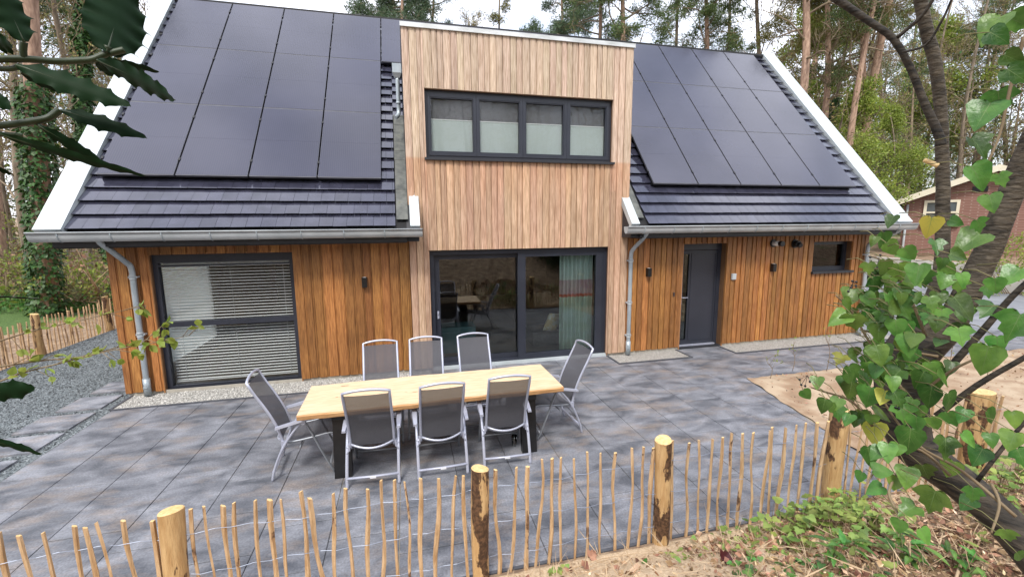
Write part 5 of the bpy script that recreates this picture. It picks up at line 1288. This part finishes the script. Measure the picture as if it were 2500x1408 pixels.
scatter('soil_crumbs', BP[1100:], mat('sand_clod', (.30, .20, .12), (.5, .37, .24), .9, scale=30, island=.3), (.008, .03), (.6, 1.), 'loose crumbs of sandy soil below the fence', 'soil')
def leaf_poly(kind):
    if kind == 'ivy': return [(0, 0), (.20, -.10), (.42, -.02), (.50, .18), (.42, .36), (.36, .50), (.22, .74), (0, 1.0)]
    if kind == 'lobed': return [(0, 0), (.22, -.13), (.40, -.04), (.60, .26), (.32, .40), (.34, .62), (.16, .70), (0, 1.0)]
    return [(0, 0), (.18, .10), (.34, .35), (.32, .55), (.18, .8), (0, 1.0)]
def leaf(mb, base, axis, side, ln, kind, fold=.25, curl=.15, m=0, wf=1., rib=None):
    """leaf of many faces: base point, axis to tip, side; normal = axis x side"""
    axis = unit(np.array(axis, float)); side = unit(np.array(side, float)-axis*(axis@np.array(side, float))); nrm = np.cross(axis, side)
    pl = leaf_poly(kind)
    def P(u, v):
        return np.array(base)+side*u*ln*wf+axis*v*ln+nrm*ln*(fold*abs(u)-curl*v*v+.05*math.sin(9*v+8*u)*abs(u))
    k = len(pl); vs = []; fs = []
    for (u, v) in pl: vs.append(P(0, v if 0 < v < 1 else max(0, min(1, v))))
    for sg in (1, -1):
        o = len(vs)
        for f in (.5, 1.):
            for (u, v) in pl: vs.append(P(sg*u*f, v if f == 1. else v*.85+.15*max(0, v)))
        for i in range(k-1):
            a = [i, i+1, o+i+1, o+i]; b = [o+i, o+i+1, o+k+i+1, o+k+i]
            if sg < 0: a = a[::-1]; b = b[::-1]
            fs += [tuple(a), tuple(b)]
    mb.add(vs, fs, m, True)
    if rib is not None:
        rv = []
        for v in (0, .25, .5, .75, .97):
            for sg in (-1, 1): rv.append(P(sg*.010*(1.1-v), v)+nrm*ln*.006)
        mb.add(rv, [(2*i, 2*i+1, 2*i+3, 2*i+2) for i in range(4)], rib, True)
        for sg in (-1, 1):
            for (va, ub, vb) in ((.03, .36, .12), (.05, .30, .42), (.28, .22, .62)):
                a_, b_ = P(0, va), P(sg*ub, vb); mid_ = P(sg*ub*.5, (va+vb)/2); o_ = axis*ln*.006
                mb.add([a_-o_+nrm*ln*.007, a_+o_+nrm*ln*.007, mid_+o_*.7+nrm*ln*.010, mid_-o_*.7+nrm*ln*.010, b_+nrm*ln*.008], [(0, 1, 2, 3), (3, 2, 4)], rib, True)
def ivy_patch(name, P, label, ln, up, m, kinds=('ivy', 'lobed')):
    mb = MB(); sb = MB()
    for q in P:
        h = R.uniform(*up); a = R.uniform(0, 6.28); b = np.array(q)+np.array((0, 0, h)); ax = np.array((math.cos(a), math.sin(a), R.uniform(-.7, .25)))
        sd = np.array((-math.sin(a), math.cos(a), R.uniform(-.3, .3))); leaf(mb, b, ax, sd, R.uniform(*ln), R.choice(kinds), R.uniform(.05, .3), R.uniform(0, .25))
        if h > .05: mb.tube([q, (np.array(q)+b)/2+rdir(1)[0]*.02, b], [.003, .002, .0015], 3, 1, False)
    t = thing(name, label, 'ivy', tuple(P.mean(0))); obj('foliage', mb, [m, MT['vine']], t); return t
MT['groundivy'] = leafmat('ground_ivy_leaf', (.17, .26, .055), (.29, .38, .10), island=.4, hue=.03, transl=.35)
def px_cluster(cx, cy, sx, sy, n):
    out = []
    while len(out) < n:
        q = GZb(R.gauss(cx, sx), R.gauss(cy, sy))
        if q is not None and q[1] < -5.03: out.append(q)
    return np.array(out)
ivy_patch('ivy_plant', px_cluster(1950, 1245, 80, 38, 170), 'pale green ivy sprawling at the fence foot, left of the leaning ivy trunk', (.05, .085), (.02, .24), MT['groundivy'])
ivy_patch('ivy_plant', px_cluster(2080, 1290, 65, 45, 140), 'pale green ivy trailing over the litter just left of the leaning ivy trunk', (.045, .08), (.02, .14), MT['groundivy'])
ivy_patch('ivy_plant', px_cluster(1850, 1320, 70, 28, 70), 'small green ivy seedlings spreading over the sand in the middle of the bank', (.03, .06), (.01, .06), MT['groundivy'])
ivy_patch('ivy_plant', px_cluster(2440, 1260, 50, 60, 60), 'pale ivy behind the leaning ivy trunk at the right picture edge', (.045, .075), (.02, .16), MT['groundivy'])
ivy_patch('ivy_plant', px_cluster(2430, 1150, 60, 45, 90), 'green ivy on the bank under the thin right hand branches', (.05, .09), (.04, .25), MT['groundivy'])
ivy_patch('ivy_plant', px_cluster(1355, 1385, 20, 10, 12), 'tiny green seedling tuft on the sand below the fence, nearest the second post', (.025, .045), (.01, .03), MT['groundivy'])
ivy_patch('ivy_plant', px_cluster(1670, 1355, 22, 9, 14), 'tiny green seedling tuft on the sand below the third post', (.025, .045), (.01, .03), MT['groundivy'])
ivy_patch('ivy_plant', px_cluster(1960, 1385, 110, 20, 60), 'mixed green leaves over the brown litter at the lower picture edge', (.03, .06), (.01, .05), MT['ivyleaf'])
def bamboo(px, py, n, h, label):
    P0 = GZb(px, py); t = thing('leafy_shoot', label, 'plant', tuple(P0)); mb = MB(); sb = MB()
    for k in range(n):
        a = R.uniform(0, 6.28); b = P0+np.array((R.uniform(-.12, .12), R.uniform(-.1, .1), 0)); tp = b+np.array((math.cos(a)*.06, math.sin(a)*.06, h*R.uniform(.5, 1))); sb.tube([b, tp], [.003, .002], 4)
        for j in range(4):
            q = b+(tp-b)*R.uniform(.3, 1); a2 = R.uniform(0, 6.28); leaf(mb, q, (math.cos(a2), math.sin(a2), R.uniform(-.2, .6)), (-math.sin(a2), math.cos(a2), 0), R.uniform(.08, .14), 'blade', .2, .25, 0, .45)
    obj('leaves', mb, MT['ivyleaf'], t); obj('stem', sb, MT['vine'], t)
bamboo(2070, 1395, 6, .2, 'narrow leaved green shoot at the lower edge, leftmost of three')
bamboo(2210, 1385, 7, .24, 'narrow leaved green shoot at the lower edge, middle of three')
bamboo(2330, 1390, 5, .2, 'narrow leaved green shoot at the lower edge, closest to the leaning trunk')
BR = [([(1960, 1265), (2060, 1300), (2150, 1325), (2290, 1335)], .006, 'long pale stem lying from the ivy patch towards the leaning trunk'),
      ([(2000, 1330), (2060, 1350), (2160, 1385), (2260, 1420)], .009, 'pale crooked branch on the litter near the lower edge'),
      ([(2330, 1430), (2350, 1370), (2370, 1330), (2378, 1305)], .010, 'upright pale forked stick beside the leaning trunk'),
      ([(2370, 1372), (2385, 1340), (2412, 1312)], .008, 'greyish curved stick next to the forked stick'),
      ([(1940, 1310), (1965, 1370), (1985, 1430)], .006, 'thin pale stem crossing the litter towards the lower edge'),
      ([(1700, 1360), (1820, 1345), (1960, 1350), (2080, 1370)], .004, 'long thin runner snaking across the middle of the bank'),
      ([(2180, 1325), (2260, 1300), (2370, 1290)], .006, 'brown stick under the hanging ivy leaves'),
      ([(1380, 1400), (1470, 1375), (1560, 1362)], .005, 'thin root running along the sand below the fence')]
for pts, r, lb in BR:
    P = [GZb(*q) for q in pts]; P = [q+np.array((0, 0, .02+.03*R.random())) for q in P]; branch_thing('fallen_branch', P, r, lb, 'deadwood', 3, 'sticks lying on the bank')
def offcut(px, py, L_, W_, a, label, m='chip'):
    q = GZb(px, py); mb = MB(); d = np.array((math.cos(a), math.sin(a), .12)); mb.bar(q+np.array((0, 0, .015)), q+d*L_+np.array((0, 0, .015)), W_, .012); tag(obj('wood_offcut', mb, MT[m]), label, 'wood offcut', 'offcuts on the bank')
offcut(2322, 1290, .16, .04, -.3, 'pale split offcut lying near the leaning trunk'); offcut(1703, 1310, .05, .035, .6, 'small orange block at the foot of the fence'); offcut(1738, 1325, .06, .03, 1.2, 'small pale chip lying on the sand beside the orange block'); offcut(1540, 1400, .09, .03, .4, 'narrow pale splinter on the sand at the lower edge')
def dry_leaf(px, py, s, m, label):
    q = GZb(px, py); mb = MB(); leaf(mb, q+np.array((0, 0, .02)), (.7, .3, .25), (-.3, .7, .5), s, 'lobed', .5, .3); tag(obj('dry_leaf', mb, MT[m]), label, 'leaf', 'single dry leaves on the bank')
dry_leaf(1768, 1375, .11, 'red', 'curled maroon leaf on the litter in the middle of the bank'); dry_leaf(1440, 1365, .09, 'deadleaf', 'crumpled brown leaf on the sand below the pickets'); dry_leaf(1425, 1388, .07, 'deadleaf', 'smaller brown leaf on the sand just below the crumpled one')
nb_ = 1500; bx = NR.uniform(10.8, 20, nb_); by = NR.uniform(-4.8, -1.9, nb_); kp = bx > 11.5+(by+1.83)*.235+.02
scatter('bed_debris', np.stack([bx, by, np.full(nb_, .045)], 1)[kp], MT['deadleaf'], (.012, .05), (.3, .9), 'brown crumbs and dead leaf bits on the sandy planting bed', 'debris')
# thin saplings in the planting bed
for i, (px, py, h, lb) in enumerate([(1935, 905, .55, 'thin bare sapling at the corner of the sandy bed'), (2018, 905, .95, 'thin brown sapling in the sandy bed left of the ivy tree, the taller one'), (2310, 930, .9, 'thin sapling in the sandy bed seen between the ivy branches'), (2405, 940, .8, 'thin sapling in the sandy bed under the thick leaning stem'), (1880, 925, .45, 'small leafing sapling nearest the sandy bed\'s corner')]):
    q = PZ(px, py, .012); t = thing('sapling', lb, 'sapling', tuple(q), 'young saplings in the planting bed'); mb = MB()
    P = [q, q+np.array((.03, 0, h*.4)), q+np.array((R.uniform(-.1, .1), .02, h*.75)), q+np.array((R.uniform(-.12, .16), 0, h))]; tips = []
    mb.tube(smooth_path(P, 3), [.006-.0004*k for k in range(10)], 5)
    for k in range(5): b = P[1]+(P[2]-P[1])*R.random(); e = b+np.array((R.uniform(-.14, .14), R.uniform(-.1, .1), R.uniform(.1, .25))); mb.tube([b, e], [.003, .0015], 3); tips.append((e, unit(e-b)))
    obj('stem', mb, MT['twig'], t); cm = MB(); tufts(cm, tips, 4 if i < 4 else 10, .04, .03, .018); obj('leaves', cm, MT['spring'], t)
# ================================================================== NEAR PLANTS: IVY TREE, HOLLY, BUDDING TWIGS
TD = 1.75
def depth_r(wpx, p):  # picture width -> radius at point
    d = np.array(p)-CAM; z = d@_f; return .5*wpx*z/FPX*(.35+.65*z/np.linalg.norm(d))
def stem_px(mb, pts, m=0, n=12, d=TD, sub=4):
    P = [PD(x, y, (q[0] if q else d)) for x, y, w_, *q in pts]; r = [depth_r(w_, p)*.86 for (x, y, w_, *q), p in zip(pts, P)]
    S = smooth_path(P, sub); rr = list(np.interp(np.linspace(0, 1, len(S)), np.linspace(0, 1, len(r)), r))
    S = [p+rdir(1)[0]*r_*.04 for p, r_ in zip(S, rr)]
    mb.tube(S, rr, n, m)
base = PD(2720, 1560, 1.75)
it = thing('ivy_clad_tree', 'dark leaning multi stemmed tree in the right foreground, wrapped in ivy', 'tree', (base[0], base[1], float(terrain(base[0], base[1]))))
mb = MB(); stem_px(mb, [(2820, 1640, 190), (2600, 1440, 150), (2460, 1279, 126), (2345, 1180, 120), (2225, 1080, 130), (2200, 960, 150), (2215, 880, 160), (2240, 820, 120)]); tr = obj('trunk', mb, MT['cherry'], it)
mb = MB(); stem_px(mb, [(2215, 900, 80), (2262, 780, 56), (2297, 660, 42), (2302, 500, 39), (2300, 350, 37), (2295, 250, 36), (2282, 150, 37), (2262, 75, 38), (2243, -20, 39)]); obj('upright_stem', mb, MT['cherrylight'], it)
mb = MB(); stem_px(mb, [(2225, 900, 90), (2320, 790, 82), (2385, 670, 76), (2440, 545, 72), (2500, 390, 70), (2570, 230, 66)]); obj('leaning_stem', mb, MT['cherrylight'], it)
mb = MB(); stem_px(mb, [(2297, 355, 32), (2290, 325, 27), (2250, 235, 23), (2222, 165, 22), (2180, 95, 22), (2115, 48, 22), (2030, -10, 25)], d=1.68); lb_ = obj('curved_limb', mb, MT['cherry'], it)
mb = MB(); stem_px(mb, [(2188, 94, 14), (2250, 40, 12), (2280, -5, 12)], d=1.68, n=7); stem_px(mb, [(2203, 128, 9), (2260, 110, 9), (2300, 50, 8), (2325, -5, 8)], d=1.66, n=7); obj('twig', mb, MT['cherry'], lb_)
mb = MB(); stem_px(mb, [(2290, 405, 16), (2262, 393, 15), (2257, 391, 14)], d=1.70, n=8); obj('cut_stub', mb, [MT['endgrain']], it)
for pts in ([(2290, 930, 24), (2400, 805, 22), (2470, 725, 20), (2560, 640, 18)], [(2285, 1015, 20), (2385, 940, 19), (2500, 873, 18), (2580, 820, 17)], [(2385, 1174, 14), (2450, 1090, 13), (2500, 1032, 12), (2560, 960, 12)]):
    mb = MB(); stem_px(mb, pts, d=1.6, n=8); obj('branch', mb, MT['cherry'], it)
Z7 = [(1040,140,75),(1080,180,70),(1180,110,60),(1150,290,70),(1170,370,70),(1080,500,80),(1000,560,75),(990,720,75),(980,865,72),(1090,880,40),(1040,990,55),(930,1180,80),(560,1215,50),(640,1240,55),(880,1250,50),(520,1310,55),(680,1340,60),(1140,1350,60),(740,1110,70),(985,1105,40),(870,1085,40)]
Z8 = [(755,40,55),(695,150,60),(770,170,55),(850,60,50),(925,145,50),(890,215,55),(1020,205,60),(1080,140,55),(1020,60,50),(1300,95,80),(1425,105,60),(1550,190,80),(1470,275,45),(1410,350,75),(1030,365,65),(1130,455,80),(875,405,50),(760,420,60),(735,470,50),(770,315,40),(700,345,40),(925,310,45),(850,290,40),(965,425,45),(1140,530,75),(840,530,60),(910,530,45),(590,460,32),(540,520,34),(620,575,45),(680,565,40),(690,610,42),(740,640,45),(780,640,45),(910,620,55),(1045,570,40),(1100,605,40),(1075,660,45),(1160,660,45),(870,705,60),(1040,745,75),(1220,780,55),(1330,740,45),(1250,640,60),(1440,740,40),(1440,630,60),(1375,820,65),(1540,745,60),(850,820,55),(880,805,50),(935,800,60),(910,890,55),(800,920,32),(870,980,50),(970,950,40),(1030,920,65),(1120,900,60),(1240,880,45),(1030,1080,50),(1150,1040,80),(1350,1010,55),(1320,1050,50),(990,1160,45),(1520,1205,40),(1580,1310,40),(1120,1210,40),(1550,640,55),(1590,830,55),(1000,260,50),(950,60,45),(860,130,45),(1240,560,60),(1300,620,50)]
LV = [(1900+x*.5, y*.5, s*.5) for x, y, s in Z7]+[(1700+x*.5, 704+y*.5, s*.52) for x, y, s in Z8]
for _ in range(62): LV.append((R.gauss(2170, 66), R.gauss(815, 90), R.uniform(17, 30)))
for _ in range(24): LV.append((R.gauss(2190, 50), R.gauss(680, 50), R.uniform(15, 25)))
for _ in range(16): LV.append((R.gauss(2330, 60), R.gauss(770, 60), R.uniform(18, 28)))
for _ in range(10): LV.append((R.gauss(2120, 40), R.gauss(1010, 50), R.uniform(14, 24)))
ivy = thing('ivy', 'glossy green ivy with heart shaped leaves and black berries climbing the leaning tree', 'ivy', tuple(PD(2250, 1000, 1.5)))
lm = MB(); sm_ = MB(); yl = MB()
for i, (x, y, s) in enumerate(LV):
    d = R.uniform(1.32, 1.62); c = PD(x, y, d); zc = (c-CAM)@_f; ln = R.uniform(1.45, 1.95)*s*zc/FPX
    ang = R.gauss(-math.pi/2, .55); ax = CR*math.cos(ang)+CU*math.sin(ang)+_f*R.uniform(-.45, .25)
    nrm = -unit(c-CAM)+CU*R.uniform(.1, 1.0)+CR*R.uniform(-.6, .6)
    sd_ = np.cross(nrm, ax); b = c-unit(ax)*ln*.45
    leaf(yl if i in (18, 41, 47, 60) else lm, b, ax, sd_, ln, R.choice(('ivy', 'ivy', 'lobed')), R.uniform(.08, .4), R.uniform(.05, .3), 0, R.uniform(.85, 1.1), rib=1)
    # leaf stalk back towards the nearest stem
    tgt = b+CU*R.uniform(.01, .03)+_f*.07+CR*R.uniform(.0, .03)*(1 if x < 2230 else -1); lm.tube([b, (b+tgt)/2+CU*.008, tgt], [.0009, .0010, .0012], 5, 2)
obj('foliage', lm, [MT['ivyleaf'], MT['leafrib'], MT['petiole']], ivy); obj('yellowing_leaves', yl, [leafmat('yellow_leaf', (.30, .30, .04), (.40, .36, .06)), MT['leafrib']], ivy)
for pts in ([(2480, 1260), (2350, 1150), (2240, 1085), (2170, 1000), (2150, 950)], [(2130, 1040), (2080, 980), (2010, 955), (1980, 945)], [(2210, 960), (2120, 830), (2080, 760), (2040, 720)], [(2420, 1180), (2440, 1230), (2420, 1300)], [(2200, 1140), (2170, 1200), (2195, 1260), (2190, 1300)], [(2290, 870), (2200, 855), (2140, 850)], [(2260, 820), (2210, 700), (2160, 640), (2120, 625)], [(2260, 950), (2330, 900), (2410, 860), (2410, 830)], [(2320, 1160), (2250, 1100), (2180, 1090), (2135, 1150), (2110, 1190)], [(2500, 90), (2470, 200), (2440, 330), (2400, 420)]):
    P = smooth_path([PD(x, y, 1.56-.02*k) for k, (x, y) in enumerate(pts)], 5); sm_ = MB(); sm_.tube(P, [.0038*(1-.5*i/len(P)) for i in range(len(P))], 6); obj('vine', sm_, MT['vine'], ivy)
for cx, cy in ((1965, 930), (2140, 640), (2078, 700), (2190, 985)):
    bb = MB()
    for k in range(5):
        q = PD(cx+R.uniform(-16, 16), cy+R.uniform(-18, 12), 1.45); r = .0032
        bb.tube([q-CU*r, q-CU*r*.6, q, q+CU*r*.6, q+CU*r], [r*.3, r*.85, r, r*.85, r*.3], 7); bb.tube([q, PD(cx+6, cy-14, 1.46)], .0007, 3)
    obj('berries', bb, MT['berry'], ivy)
# holly spray reaching in from the left
HD = .60
Zs = 480/1408
hl = thing('holly_branch', 'dark spiny holly spray hanging into view at the upper left', 'branch', tuple(PD(-150, 200, .62)))
def spiny(base, tip, wpx, d0, d1, roll, nsp=5, curl=.1, seed=0):
    rr = random.Random(seed); b = PD(*base, d0); t = PD(*tip, d1); ax = t-b; ln = np.linalg.norm(ax); ax = ax/ln; c = (b+t)/2
    view = unit(c-CAM); sd = unit(np.cross(ax, view)); nrm = np.cross(ax, sd); sd2 = sd*math.cos(roll)+nrm*math.sin(roll); nr2 = np.cross(ax, sd2)
    wd = .5*wpx*((c-CAM)@_f)/FPX; n = 40; vs = []; cols = 7
    for i in range(n+1):
        u = i/n; env = math.sin(math.pi*min(1, u*1.0))**.55*(1-.15*u)*(1 if u < .93 else 1)
        env = max(env, .0)
        for j in range(cols):
            q = (j/(cols-1))*2-1
            ph = (u*nsp+(.13 if q > 0 else 0)) % 1.0
            spike = .72+.34*abs(ph*2-1)**4
            e = env*(spike if abs(q) > .99 else (.62 if abs(q) > .6 else .31)/1.0/(abs(q) if abs(q) > .01 else 1) if abs(q) > .01 else 0)
            e = env*(spike*1.0 if abs(q) > .99 else .62*abs(q)/.67)
            lat = math.copysign(e, q)*wd if abs(q) > .01 else 0
            bend = curl*ln*(-(u-.0)**2)+(.22*abs(lat))+(.10*wd*math.sin(u*nsp*2*math.pi)*abs(q)**2)
            vs.append(b+ax*u*ln+sd2*lat+nr2*bend*-1)
    fs = [(i*cols+j, (i+1)*cols+j, (i+1)*cols+j+1, i*cols+j+1) for i in range(n) for j in range(cols-1)]
    mb = MB(); mb.add(vs, fs, 0, True)
    mr = [b+ax*(i/10)*ln+nr2*curl*ln*(i/10)**2+nr2*-.0008 for i in range(11)]
    mb.tube(mr, [.0011*(1-.07*i) for i in range(11)], 5, 1); obj('leaf', mb, [MT['holly'], MT['hollyrib']], hl)
z = lambda a, b_: (a*Zs, b_*Zs)
spiny(z(765, 372), z(905, -70), 172, .60, .66, .15, 5, .06, 1)
spiny(z(175, 300), z(-30, -120), 100, .58, .60, .5, 4, .1, 2)
spiny(z(690, 432), z(1328, 706), 68, .60, .52, .55, 5, .10, 3)
spiny(z(108, 462), z(908, 722), 74, .58, .54, -.45, 5, -.10, 4)
spiny(z(640, 428), z(1130, 498), 40, .61, .63, .9, 4, .06, 5)
spiny(z(700, 440), z(800, 548), 38, .62, .64, .4, 3, .0, 6)
spiny(z(430, 785), z(995, 942), 50, .60, .55, -.4, 4, -.14, 7)
spiny(z(270, 898), z(735, 1184), 42, .60, .58, .6, 4, -.06, 8)
spiny(z(-40, 950), z(985, 1290), 40, .58, .50, .75, 6, -.07, 9)
spiny(z(150, 520), z(420, 650), 34, .63, .65, .5, 3, .05, 10)
spiny(z(-90, 660), z(92, 785), 42, .6, .58, .4, 3, .05, 11)
spiny(z(-70, 300), z(85, 325), 60, .6, .58, .3, 3, .0, 12)
spiny((-50, 965), (90, 943), 66, .58, .56, .3, 3, .06, 13)
spiny((-45, 1072), (112, 1100), 30, .57, .55, .8, 3, .10, 14)
spiny((-40, 724), (98, 730), 16, .57, .55, 1.2, 3, .0, 15)
spiny(z(-60, 1195), z(80, 1250), 22, .6, .6, .8, 3, .0, 16)
mb = MB()
for pts, r in (([(-60, 425), (200, 425), (400, 441), (560, 436), (660, 428), (750, 392), (830, 372), (890, 358)], .0030), ([(-60, 492), (80, 494), (150, 470)], .0022), ([(760, 392), (772, 330)], .0028), ([(170, 412), (166, 360), (172, 300)], .0026), ([(-60, 905), (100, 890), (240, 868), (340, 848), (400, 810), (430, 785)], .0030), ([(-60, 962), (90, 965), (160, 975)], .002), ([(240, 870), (290, 905), (340, 940)], .0018)):
    P = smooth_path([PD(*z(*q), .605) for q in pts], 4); mb.tube(P, r, 8)
obj('stem', mb, MT['hollyrib'], hl)
mb = MB(); P = smooth_path([PD(q[0], q[1], .6) for q in ((-300, 60), (-150, 200), (-90, 330), (-40, 480), (-120, 800), (-160, 1100), (-200, 1500))], 4); mb.tube(P, .005, 8); obj('stem', mb, MT['hollyrib'], hl)
for (x0, y0), q in (((-19, 145), (-95, 300)), ((-19, 168), (-80, 360)), ((-19, 309), (-60, 420)), ((-19, 328), (-60, 440)), ((-50, 965), (-140, 950)), ((-45, 1072), (-155, 1060)), ((-40, 724), (-110, 740))):
    mb = MB(); mb.tube(smooth_path([PD(x0, y0, .6), PD((x0+q[0])/2, (y0+q[1])/2-8, .6), PD(q[0], q[1], .6)], 3), .0024, 6); obj('stem', mb, MT['hollyrib'], hl)
# budding twigs
TW = [([(-40, 850), (0, 832), (90, 805), (190, 783), (270, 765), (355, 745)], 'thin budding twig, uppermost of those crossing the left paling fence'),
      ([(-40, 905), (0, 895), (100, 880), (200, 870), (285, 848), (345, 835), (375, 812), (402, 790)], 'thin budding twig crossing the corner downpipe and ending before the large window frame'),
      ([(-40, 945), (0, 930), (60, 908), (140, 888), (250, 860), (340, 842), (400, 832), (462, 818)], 'thin budding twig, lowest of those crossing the slate path')]
for k, (pts, lb) in enumerate(TW):
    t = thing('budding_twig', lb, 'twig', tuple(PD(*pts[0], 1.35))); P = smooth_path([PD(x, y, 1.35-.03*k) for x, y in pts], 6); mb = MB(); mb.tube(P, [.0021*(1-.75*i/len(P)) for i in range(len(P))], 5); cm = MB()
    for i in range(8, len(P), 2):
        s = R.choice((-1, 1)); n_ = 2 if R.random() < .75 else 3; d = unit(CR*R.uniform(.2, 1)+CU*s*R.uniform(.2, .8)+_f*R.uniform(-.4, .4)); L2 = R.choice((.006, .010, .03))
        mb.tube([P[i], P[i]+d*L2], [.0010, .0006], 4)
        for j in range(n_):
            ax = unit(d+rdir(1)[0]*.7-CU*.3); leaf(cm, P[i]+d*L2, ax, np.cross(ax, rdir(1)[0]), R.uniform(.012, .024), 'blade', .25, .2)
    obj('stem', mb, MT['vine'], t); obj('leaves', cm, MT['spring'], t)
